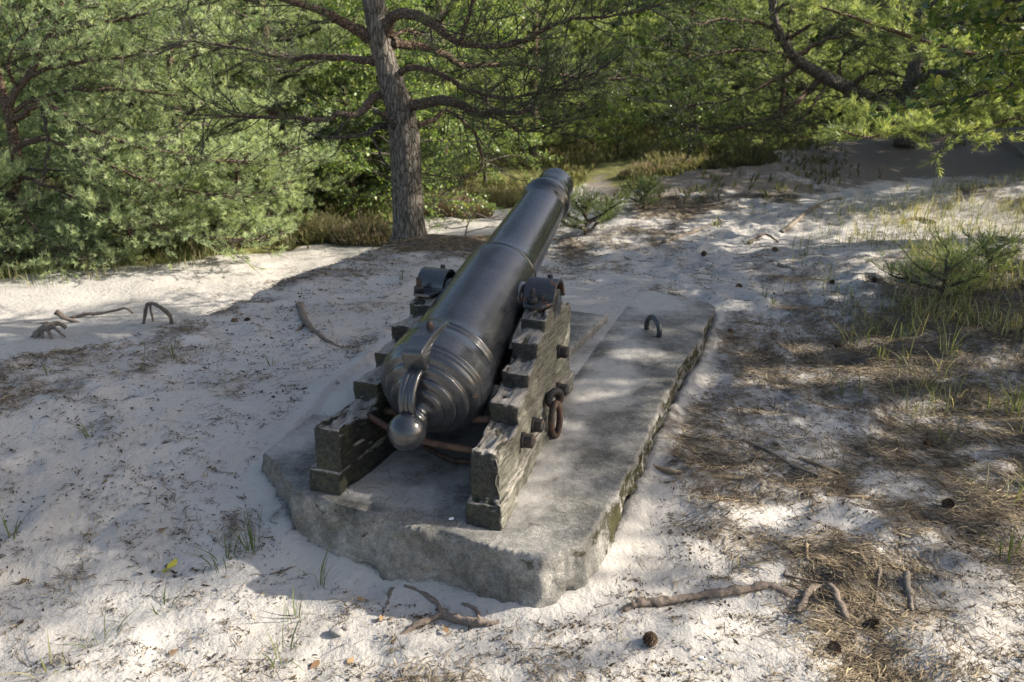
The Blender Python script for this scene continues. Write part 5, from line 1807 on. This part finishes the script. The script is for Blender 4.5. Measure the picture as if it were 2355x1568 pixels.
# ------------------------------------------------------------------ litter of needles, crumbs and dry leaves
def litter():
    rng = np.random.default_rng(501)
    g = Geo()
    n = 520000
    x, y = rng.uniform(-4.2, 6.0, n), 2.0 + 8.0 * rng.uniform(0, 1, n) ** 1.5
    c = clump(x, y)
    k = rng.uniform(size=n) < np.clip((c - 0.24) * 1.4, 0.012, 0.85)
    k &= ~inpoly(x, y, SLAB) & (np.abs(x) < 0.72 * (y + 0.5))
    x, y = x[k], y[k]
    m = min(len(x), 150000)
    x, y = x[:m], y[:m]
    z = G(x, y)
    L = rng.uniform(0.03, 0.07, m)
    w = 0.0022 + 0.0007 * y / 3
    a = rng.uniform(0, math.pi, m) * 0.7 + (fbm(x * 1.5, y * 1.5, 0, 2, 3) * 4)
    d = np.c_[np.cos(a), np.sin(a), rng.normal(0, 0.16, m)]
    s = np.c_[-np.sin(a), np.cos(a), rng.normal(0, 0.4, m)]
    c0 = np.c_[x, y, z + 0.003 + np.abs(rng.normal(0, 0.006, m))]
    bow = np.c_[-np.sin(a), np.cos(a), 0 * a] * (rng.normal(0, 0.12, m) * L)[:, None]
    p0, p1, p2 = c0 - d * L[:, None] / 2, c0 + bow, c0 + d * L[:, None] / 2
    ww = w[:, None] / 2
    V = np.stack([p0 - s * ww, p0 + s * ww, p1 + s * ww, p1 - s * ww, p2 + s * ww * .5, p2 - s * ww * .5], 1)
    i = np.arange(m)[:, None, None] * 6 + np.array([[0, 1, 2, 3], [3, 2, 4, 5]])
    tn = np.clip(rng.beta(1.6, 2.0, m) + 0.0, 0, 1)
    g.add(V.reshape(-1, 3), i.reshape(-1, 4), 0, np.repeat(tn, 6))
    # needles and crumbs on the slab
    n = 2600
    x, y = rng.uniform(-1, 1.4, n), rng.uniform(2.6, 6.2, n)
    fr = np.array([math.cos(math.radians(19.5)), -math.sin(math.radians(19.5))])
    N = (np.c_[x, y] - [-0.466, 2.87]) @ fr
    k = inpoly(x, y, SLAB) & ((np.abs(N) < 0.29) | ((rng.uniform(size=n) < 0.13) & (np.abs(N) > 0.5)))
    x, y = x[k], y[k]
    m = len(x)
    a = rng.uniform(0, 2 * math.pi, m)
    L = rng.uniform(0.02, 0.06, m)
    d = np.c_[np.cos(a), np.sin(a), 0 * a] * L[:, None] / 2
    s = np.c_[-np.sin(a), np.cos(a), 0 * a] * 0.0014
    c0 = np.c_[x, y, np.full(m, 0.006) + 0.01 * (np.abs(N[k]) < 0.3)]
    g.add(np.stack([c0 - d - s, c0 - d + s, c0 + d + s, c0 + d - s], 1).reshape(-1, 3), np.arange(m * 4).reshape(-1, 4), 0, np.repeat(rng.uniform(0.1, 0.8, m), 4))
    # dark crumbs: bark flakes, bits of cone and leaf lying in the hollows of the sand
    n = 90000
    x, y = rng.uniform(-4.4, 5.5, n), 2.0 + 7.5 * rng.uniform(0, 1, n) ** 1.5
    cl = fbm(x * 2.6 + y * 1.3, y * 5.2 - x * 1.0, 0, 4, 71)
    k = rng.uniform(size=n) < np.clip((cl - 0.50) * 3.2, 0.02, 0.9)
    k &= ~inpoly(x, y, SLAB) & (np.abs(x) < 0.72 * (y + 0.5)) & (y < np.interp(x, EX, EY) + 0.5)
    x, y = x[k], y[k]
    m = len(x)
    S = rng.uniform(0.003, 0.0075, m) * np.where(rng.uniform(size=m) < 0.10, 2.0, 1.0)
    a = rng.uniform(0, 2 * math.pi, m)
    el = rng.uniform(1, 3.2, m)
    u = np.c_[np.cos(a), np.sin(a), rng.normal(0, .3, m)] * (S * el)[:, None] / 1.5
    v = np.c_[-np.sin(a), np.cos(a), rng.normal(0, .6, m)] * (S * 0.6)[:, None]
    c0 = np.c_[x, y, G(x, y) + 0.004]
    V = np.stack([c0 - u, c0 - v * rng.uniform(.4, 1.2, (m, 1)), c0 + u, c0 + v * rng.uniform(.4, 1.2, (m, 1))], 1)
    g.add(V.reshape(-1, 3), np.arange(m * 4).reshape(-1, 4), 0, np.repeat(rng.beta(1.0, 3.2, m) * 0.5, 4))
    # little crescents of needles and crumbs blown together in the lee of every dent
    nc = 5200
    cx, cy = rng.uniform(-4.2, 5.2, nc), 2.05 + 7.4 * rng.uniform(0, 1, nc) ** 1.4
    k = ~inpoly(cx, cy, SLAB) & (np.abs(cx) < 0.72 * (cy + 0.5)) & (cy < np.interp(cx, EX, EY) + 0.2)
    cx, cy = cx[k], cy[k]
    nc = len(cx)
    per = 22
    ph = rng.normal(0.5, 0.5, (nc, 1))
    sz = rng.uniform(0.025, 0.10, (nc, 1))
    t = rng.normal(0, 0.5, (nc, per))
    rr = sz * (1 + rng.normal(0, 0.12, (nc, per)))
    x = (cx[:, None] + rr * np.sin(t * 1.5 + ph) * 1.3 + rng.normal(0, 0.006, (nc, per))).ravel()
    y = (cy[:, None] + 0.6 * rr * np.cos(t * 1.5 + ph) + rng.normal(0, 0.006, (nc, per))).ravel()
    keep = (rng.uniform(size=len(x)) < np.repeat(rng.uniform(0.25, 1.0, nc), per)) & ~inpoly(x, y, SLAB)
    aa = (math.pi / 2 - (t * 1.5 + ph)).ravel() + math.pi / 2 + rng.normal(0, 0.6, len(x))
    x, y, aa = x[keep], y[keep], aa[keep]
    m = len(x)
    isn = rng.uniform(size=m) < 0.5
    L = np.where(isn, rng.uniform(0.025, 0.06, m), rng.uniform(0.008, 0.022, m))
    w = np.where(isn, 0.0025, rng.uniform(0.004, 0.009, m))
    d = np.c_[np.cos(aa), np.sin(aa), rng.normal(0, 0.2, m)] * L[:, None] / 2
    sv = np.c_[-np.sin(aa), np.cos(aa), rng.normal(0, 0.5, m)] * w[:, None] / 2
    c0 = np.c_[x, y, G(x, y) + 0.004 + np.abs(rng.normal(0, 0.004, m))]
    V = np.stack([c0 - d, c0 - sv * rng.uniform(.5, 1.2, (m, 1)), c0 + d, c0 + sv * rng.uniform(.5, 1.2, (m, 1))], 1)
    g.add(V.reshape(-1, 3), np.arange(m * 4).reshape(-1, 4), 0, np.repeat(np.where(isn, rng.beta(1.6, 2.0, m), rng.beta(1, 3, m) * 0.5), 4))
    o = link('needle_litter', g.mesh('needle_litter', LITTER, False))
    o['kind'] = 'stuff'
    o['label'] = 'fallen pine needles and dark crumbs strewn over the sand'
    o['category'] = 'litter'


litter()


# ------------------------------------------------------------------ roots, sticks, logs, cones, stones, leaves
def ground_stick(name, label, cat, paths, r, material, group=None, sink=0.42, flat=False, taper=0.5, bmp=0.5):
    """a root or stick following ground points given as picture directions (px, py[, lift])"""
    g = Geo()
    p0 = None
    for j, path in enumerate(paths):
        rj = r if np.isscalar(r) else r[j]
        P = np.array([gpx(q[0], q[1], (q[2] if len(q) > 2 else 0) * 0.8 + rj * (1 - 2 * sink)) for q in path])
        if flat:
            P[:, 2] = np.linspace(P[0, 2], P[-1, 2], len(P)) + (P[:, 2] - np.linspace(P[0, 2], P[-1, 2], len(P))) * 0.4
        if p0 is None:
            p0 = P.mean(0)
            p0[2] = P[:, 2].min() - rj
        n = max(14, len(P) * 12)
        PCc = catmull(P - p0, n)
        rr = rj * (1 - taper * np.linspace(0, 1, n)) * (1 + 0.75 * (fbm(np.linspace(0, 7, n), j, 0, 3, int(path[0][0])) - 0.5))
        add_tube(g, PCc, rr, 12, bump=bmp, bf=35, seed=int(path[0][1]))
    o = link(name, g.mesh(name, material), None, p0.tolist())
    return tag(o, label, cat, group)


ground_stick('exposed_root', 'forked reddish root in the sand before the front slab corner', 'root',
             [[(890, 1394, -.01), (902, 1365, .012), (935, 1360, .02), (972, 1372, .015), (1000, 1388, .01), (1013, 1409, .01), (1014, 1425, 0)],
              [(900, 1480, -.012), (955, 1446, .01), (1004, 1424, .012), (1021, 1421, .012), (1070, 1433, .008), (1119, 1437, .008), (1148, 1431, -.01)],
              [(1035, 1383, -.012), (1070, 1396, .01), (1095, 1409, .012), (1103, 1430, .004)]], [.012, .016, .010], ROOTM, taper=0.2)
ground_stick('exposed_root', 'long thick reddish root lying right of the front slab corner', 'root',
             [[(1430, 1410, -.02), (1459, 1394, .004), (1512, 1387, .012), (1590, 1380, .014), (1660, 1372, .012), (1720, 1369, .006), (1764, 1364, 0), (1822, 1380, -.02)]], .019, ROOTM, taper=0.35)
ground_stick('exposed_root', 'hoop-shaped root half buried in the lower right sand', 'root',
             [[(1838, 1420, -.02), (1851, 1384, .01), (1873, 1357, .015), (1894, 1352, .015), (1912, 1374, .012), (1929, 1400, .008), (1950, 1424, -.02)]], .016, ROOTM, taper=0.1)
ground_stick('exposed_root', 'flat root surfacing in shade left of the carriage', 'root',
             [[(688, 700, -.01), (694, 722, .01), (702, 742, .015), (722, 768, .01), (778, 796, -.02)], [(702, 742, .01), (690, 758, .005), (672, 765, -.02)]], [.025, .014], ROOTM)


def standing_root(label, paths, material=ROOTM, name='exposed_root'):
    """gnarled roots rising out of the sand: paths of (px, py, distance), radius"""
    g = Geo()
    p0 = None
    for j, (path, r0, r1) in enumerate(paths):
        P = np.array([at(*q) for q in path])
        if p0 is None:
            p0 = P[0].copy()
        n = len(P) * 7
        n = len(P) * 14
        add_tube(g, catmull(P - p0, n), np.linspace(r0, r1, n) * 0.74, 14, bump=0.42, bf=22, seed=j + int(path[0][0]))
    o = link(name, g.mesh(name, material), None, p0.tolist())
    tag(o, label, 'root')


yr = gpx(345, 745)[1]
standing_root('arched root standing clear of the sand on the ridge', [([(328, 760, yr), (333, 726, yr), (337, 703, yr), (347, 697, yr), (362, 702, yr), (380, 715, yr), (392, 729, yr), (394, 748, yr)], .022, .03), ([(345, 699, yr), (347, 715, yr + .03), (352, 738, yr + .06), (354, 750, yr + .06)], .018, .012)])
yr = gpx(90, 775)[1]
standing_root('gnarled grey root stump at the left edge of the ridge', [([(82, 770, yr), (100, 756, yr), (122, 752, yr)], .055, .035), ([(-20, 806, yr - .1), (10, 799, yr - .05), (40, 794, yr), (73, 777, yr), (88, 760, yr), (106, 747, yr), (134, 744, yr + .1), (150, 752, yr + .15)], .02, .03),
              ([(86, 762, yr), (78, 785, yr - .05), (68, 808, yr - .1)], .034, .022), ([(104, 748, yr), (116, 772, yr - .03), (129, 792, yr - .06)], .03, .012), ([(118, 745, yr), (138, 765, yr), (150, 774, yr)], .026, .01), ([(96, 752, yr), (98, 775, yr - .03), (104, 788, yr - .05)], .024, .012)], GREYWOOD)
yr = gpx(150, 742)[1]
standing_root('stub-ended root branch lying behind the gnarled stump', [([(128, 717, yr), (134, 721, yr), (147, 730, yr), (168, 738, yr), (192, 745, yr), (218, 742, yr + .1)], .048, .012), ([(0, 752, yr + .05), (33, 748, yr), (60, 745, yr), (84, 746, yr), (112, 744, yr)], .035, .028)], ROOTM)
yr = gpx(240, 728)[1]
standing_root('long dark root running along the ridge top', [([(150, 736, yr), (178, 728, yr), (200, 721, yr), (217, 722, yr), (243, 718, yr), (274, 711, yr), (290, 709, yr), (306, 720, yr)], .03, .016)], ROOTM)

STICKS = [('buff barkless stick beside the mossy slab edge', [(1492, 1072), (1555, 1087), (1633, 1102), (1707, 1109)], .017, BUFFWOOD),
          ('long grey-buff stick slanting across the litter', [(1707, 1015), (1764, 1043), (1820, 1074), (1880, 1096)], .011, GREYWOOD),
          ('split splintered stick beside the long slanting one', [(1836, 1054), (1880, 1072), (1931, 1092)], .012, BUFFWOOD),
          ('crooked twig touching the slab edge', [(1514, 1002), (1555, 1002), (1592, 1013)], .011, BUFFWOOD),
          ('thin buff stick among the litter in mid right', [(1899, 1139), (1947, 1143), (2001, 1143)], .008, BUFFWOOD),
          ('short buff stub in the sand right of the slab front', [(1853, 1254), (1855, 1296)], .011, BUFFWOOD),
          ('smooth grey stick lying towards the viewer in the lower right', [(2084, 1320), (2088, 1361), (2096, 1409)], .018, GREYWOOD),
          ('thin dark twig left of the smooth grey stick', [(2022, 1310), (2016, 1360), (2010, 1412)], .009, ROOTM),
          ('dark twig above the hoop-shaped root', [(1802, 1321), (1870, 1334), (1928, 1346)], .008, ROOTM),
          ('thin reddish twig at the foot of the slab front', [(620, 1322), (660, 1312), (702, 1298)], .006, ROOTM),
          ('pale twig at the right edge of the litter', [(2310, 1146), (2354, 1136), (2400, 1126)], .009, BUFFWOOD)]
for lb, path, r, m in STICKS:
    ground_stick('stick', lb, 'stick', [path], r * 0.8, m, None, 0.2, True, 0.45)
LOGS = [('weathered branch curving over the sunlit sand', [(1796, 537), (1829, 514), (1851, 492), (1899, 471, .05), (1932, 468, .06)], .035, BUFFWOOD),
        ('weathered log end at the foot of the dark slope', [(1526, 562), (1555, 546), (1590, 535), (1633, 519), (1658, 512)], .04, BUFFWOOD),
        ('dark root loop on the sunlit sand', [(1722, 561), (1742, 551, .03), (1760, 549, .05), (1790, 558)], .025, ROOTM),
        ('short dark log in the middle of the rippled sand', [(1790, 612), (1810, 616), (1826, 625)], .03, GREYWOOD),
        ('dark fallen log at the edge of the dry grass', [(2075, 512), (2110, 506), (2150, 514)], .04, ROOTM),
        ('thin bare branch lying on the brown mound', [(1418, 573), (1440, 593), (1475, 604), (1510, 616)], .014, GREYWOOD),
        ('long bare branch lying at the upper right edge', [(2230, 315), (2280, 330, .1), (2330, 350, .1), (2380, 380)], .05, GREYWOOD)]
for lb, path, r, m in LOGS:
    ground_stick('fallen_branch', lb, 'branch', [path], r * 0.72, GREYWOOD if m is BUFFWOOD else m, None, 0.35)


def dead_branch():
    rng = np.random.default_rng(601)
    p = gpx(1065, 545)
    g = Geo()
    V = []
    Y = p[1]
    main = [([(1068, 548, Y), (1074, 520, Y), (1080, 500, Y), (1060, 480, Y - .1), (1040, 470, Y - .1)], .016),
            ([(1080, 500, Y), (1095, 492, Y), (1120, 500, Y), (1150, 505, Y), (1165, 500, Y)], .011),
            ([(1074, 520, Y), (1040, 525, Y), (1005, 520, Y - .1), (985, 528, Y - .1)], .012),
            ([(1071, 535, Y), (1110, 525, Y + .05), (1140, 520, Y + .05)], .011),
            ([(1080, 500, Y), (1084, 480, Y + .1), (1090, 470, Y + .1)], .009)]
    for pp, r in main:
        Q = np.array([at(*q) for q in pp]) - p
        add_tube(g, catmull(Q, 16), np.linspace(r, .004, 16), 7, bump=0.2)
        S, W = grow(rng, Q, 0.05, 0.2, 4, 0.09, 0.1, 0.4, 0.15)
        add_twigs(g, S, W, 0, 0.004, 0.0022)
    tag(link('dead_branch', g.mesh('dead_branch', GREYWOOD), None, p.tolist()), 'twiggy leafless branch sticking up between the big trunk and the barrel', 'branch')


dead_branch()
g = Geo()
Q = np.array([at(a, b, 1) for a, b in [(978, 1028), (1010, 1045), (1040, 1057), (1090, 1063)]])
Q = np.array([np.array([0, 0, CAM_H]) + (q - [0, 0, CAM_H]) * ((0.028 - CAM_H) / (q[2] - CAM_H)) for q in Q])
add_tube(g, catmull(Q - Q[0], 16), 0.013, 8, bump=0.2)
tag(link('bent_rod', g.mesh('bent_rod', RUSTY), None, Q[0].tolist()), 'bent rusty rod lying on the slab between the carriage cheeks', 'rod')


def cone_mesh():
    rng = np.random.default_rng(701)
    g = Geo()
    prof = [(0, .004), (.006, .013), (.016, .018), (.028, .017), (.04, .010), (.047, .003)]
    lathe(g, [(s, r * .8) for s, r in prof], 12)
    n = 64
    i = np.arange(n)
    f = i / n
    s = 0.003 + 0.042 * f
    r = np.interp(s, [p[0] for p in prof], [p[1] for p in prof])
    a = i * 2.39996
    out = np.c_[np.cos(a), 0.35 + 0 * a, np.sin(a)]
    tan = np.c_[-np.sin(a), 0 * a, np.cos(a)]
    b = np.c_[np.cos(a) * r * .6, s, np.sin(a) * r * .6]
    t = b + nrm(out) * (0.006 + r * .45)[:, None]
    w = 0.0052
    V = np.stack([b - tan * w * .6, b + tan * w * .6, t + tan * w * .9, t + nrm(out) * .003, t - tan * w * .9], 1)
    g.add(V.reshape(-1, 3), np.arange(n * 5).reshape(n, 5), 0, np.repeat(rng.uniform(0.2, 0.9, n), 5))
    return g.mesh('pine_cone', CONEM, False)


CONE = cone_mesh()
CONES = [(766, 884, 'dark pine cone in shade left of the lower carriage steps', 1.5), (540, 744, 'pine cone on the shaded sand near the ridge', 1.3), (562, 738, 'pine cone just right of another near the ridge', 1.2), (1686, 770, 'pine cone just off the far right corner of the slab', 1.3), (1425, 1247, 'open pine cone beside the mossy front right slab corner', 1.2),
         (1916, 800, 'dark pine cone in the litter left of the green tufts', 1.6), (1918, 657, 'reddish pine cone on the rippled sand', 1.4), (2003, 642, 'pine cone left of the low young pine', 1.4), (1612, 588, 'pine cone on the sand beyond the brown mound', 1.6), (2182, 1160, 'round pine cone in the litter at mid right', 1.6),
         (1994, 1436, 'pine cone right of the hoop-shaped root', 1.3), (1912, 1508, 'pale open pine cone near the bottom edge', 1.5), (1481, 1470, 'upright pine cone below the long thick root', 1.6), (1700, 660, 'pine cone beyond the far corner of the slab', 1.5), (1780, 580, 'pine cone on the sunlit sand', 1.7), (2127, 1020, 'pine cone in needle litter right of the long slanting stick', 1.6)]
rc = np.random.default_rng(702)
for px, py, lb, sc in CONES:
    o = link('pine_cone', CONE, None)
    p = gpx(px, py, 0.006 * sc)
    o.location = p.tolist()
    o.rotation_euler = (rc.uniform(-0.4, 0.4), rc.uniform(0, 6), rc.uniform(0, 6.28))
    o.scale = (sc * 0.68,) * 3
    tag(o, lb, 'pine cone', 'pine cones on the sand')


def blob(name, label, cat, px, py, size, material, seed, squash=0.7, p=None):
    bm = bmesh.new()
    bmesh.ops.create_icosphere(bm, subdivisions=3, radius=1)
    V = np.array([v.co[:] for v in bm.verts])
    n = fbm(V[:, 0] * 1.3, V[:, 1] * 1.3, V[:, 2] * 1.3, 3, seed)
    V = V * (0.6 + 0.8 * n)[:, None] * np.array([1, 0.8, squash]) * size
    f = np.array([[v.index for v in q.verts] for q in bm.faces])
    bm.free()
    g = Geo()
    g.add(V, f, 0, 0.5)
    p = gpx(px, py, size * squash * 0.45) if p is None else p
    tag(link(name, g.mesh(name, material, seed % 2 == 0), None, list(p)), label, cat)


blob('stone', 'round grey stone in the sunlit sand near the bottom', 'stone', 773, 1467, 0.026, STONEM, 802)
blob('stone', 'small dark stone behind the round grey one', 'stone', 796, 1452, 0.017, STONEM, 803)
blob('stone', 'flat grey stone chip at the foot of the slab front', 'stone', 868, 1342, 0.028, STONEM, 804, 0.35)
blob('stone', 'thin grey stone chip left of the flat one at the slab foot', 'stone', 790, 1320, 0.018, STONEM, 805, 0.5)
blob('stone', 'broken concrete lump under the front right slab corner', 'stone', 1300, 1352, 0.04, STONEM, 806, 0.5)
blob('shell_chip', 'white shell chip on the slab before the right cheek', 'shell', 0, 0, 0.011, SHELLM, 811, 0.3, p=(-0.247, 2.80, 0.012))
blob('shell_chip', 'white shell chip in the sand off the front right slab corner', 'shell', 1362, 1385, 0.011, SHELLM, 812, 0.4)
blob('shell_chip', 'white shell chip below the long thick root', 'shell', 1620, 1436, 0.013, SHELLM, 813, 0.4)
blob('shell_chip', 'white shell chip near the bottom edge right of centre', 'shell', 1614, 1516, 0.011, SHELLM, 814, 0.4)


def leaf_thing(px, py, label, size, material, seed, name='fallen_leaf', n=1):
    rng = np.random.default_rng(seed)
    p = gpx(px, py, 0.008)
    g = Geo()
    a = rng.uniform(0, 6.28, n)
    leaves(g, np.zeros((n, 3)) + rng.normal(0, 0.012, (n, 3)) * [1, 1, .2], np.c_[np.cos(a), np.sin(a), 0.1 + 0 * a] * 2, rng, size, LEAF_OVAL, 0, (0.2, 0.9), 0.0)
    g.v = [v * [1, 1, 0.3] for v in g.v]
    tag(link(name, g.mesh(name, material), None, p.tolist()), label, 'leaf')


leaf_thing(380, 1312, 'bright yellow torn leaf in the debris on the left', 0.07, YELLEAF, 901, n=3)
for i, (px, py, lb) in enumerate([(885, 1436, 'brown leaf left of the forked root'), (1041, 1460, 'curled tan leaf below the forked root'), (803, 1383, 'tan leaf on the shaded sand before the slab'), (801, 1518, 'tan leaf near the bottom edge, below the round stone'), (738, 1522, 'tan leaf left of the one below the round stone'),
                                  (362, 1228, 'brown leaf in the shaded left sand'), (392, 1505, 'small tan leaf in the sunlit lower left'), (505, 1330, 'brown leaf in the debris by the slab corner'), (415, 952, 'brown leaf on the shaded sand, mid left'), (1320, 1228 + 40, 'tan leaf against the front right slab corner')]):
    leaf_thing(px, py, lb, 0.05, DRYLEAF, 910 + i)
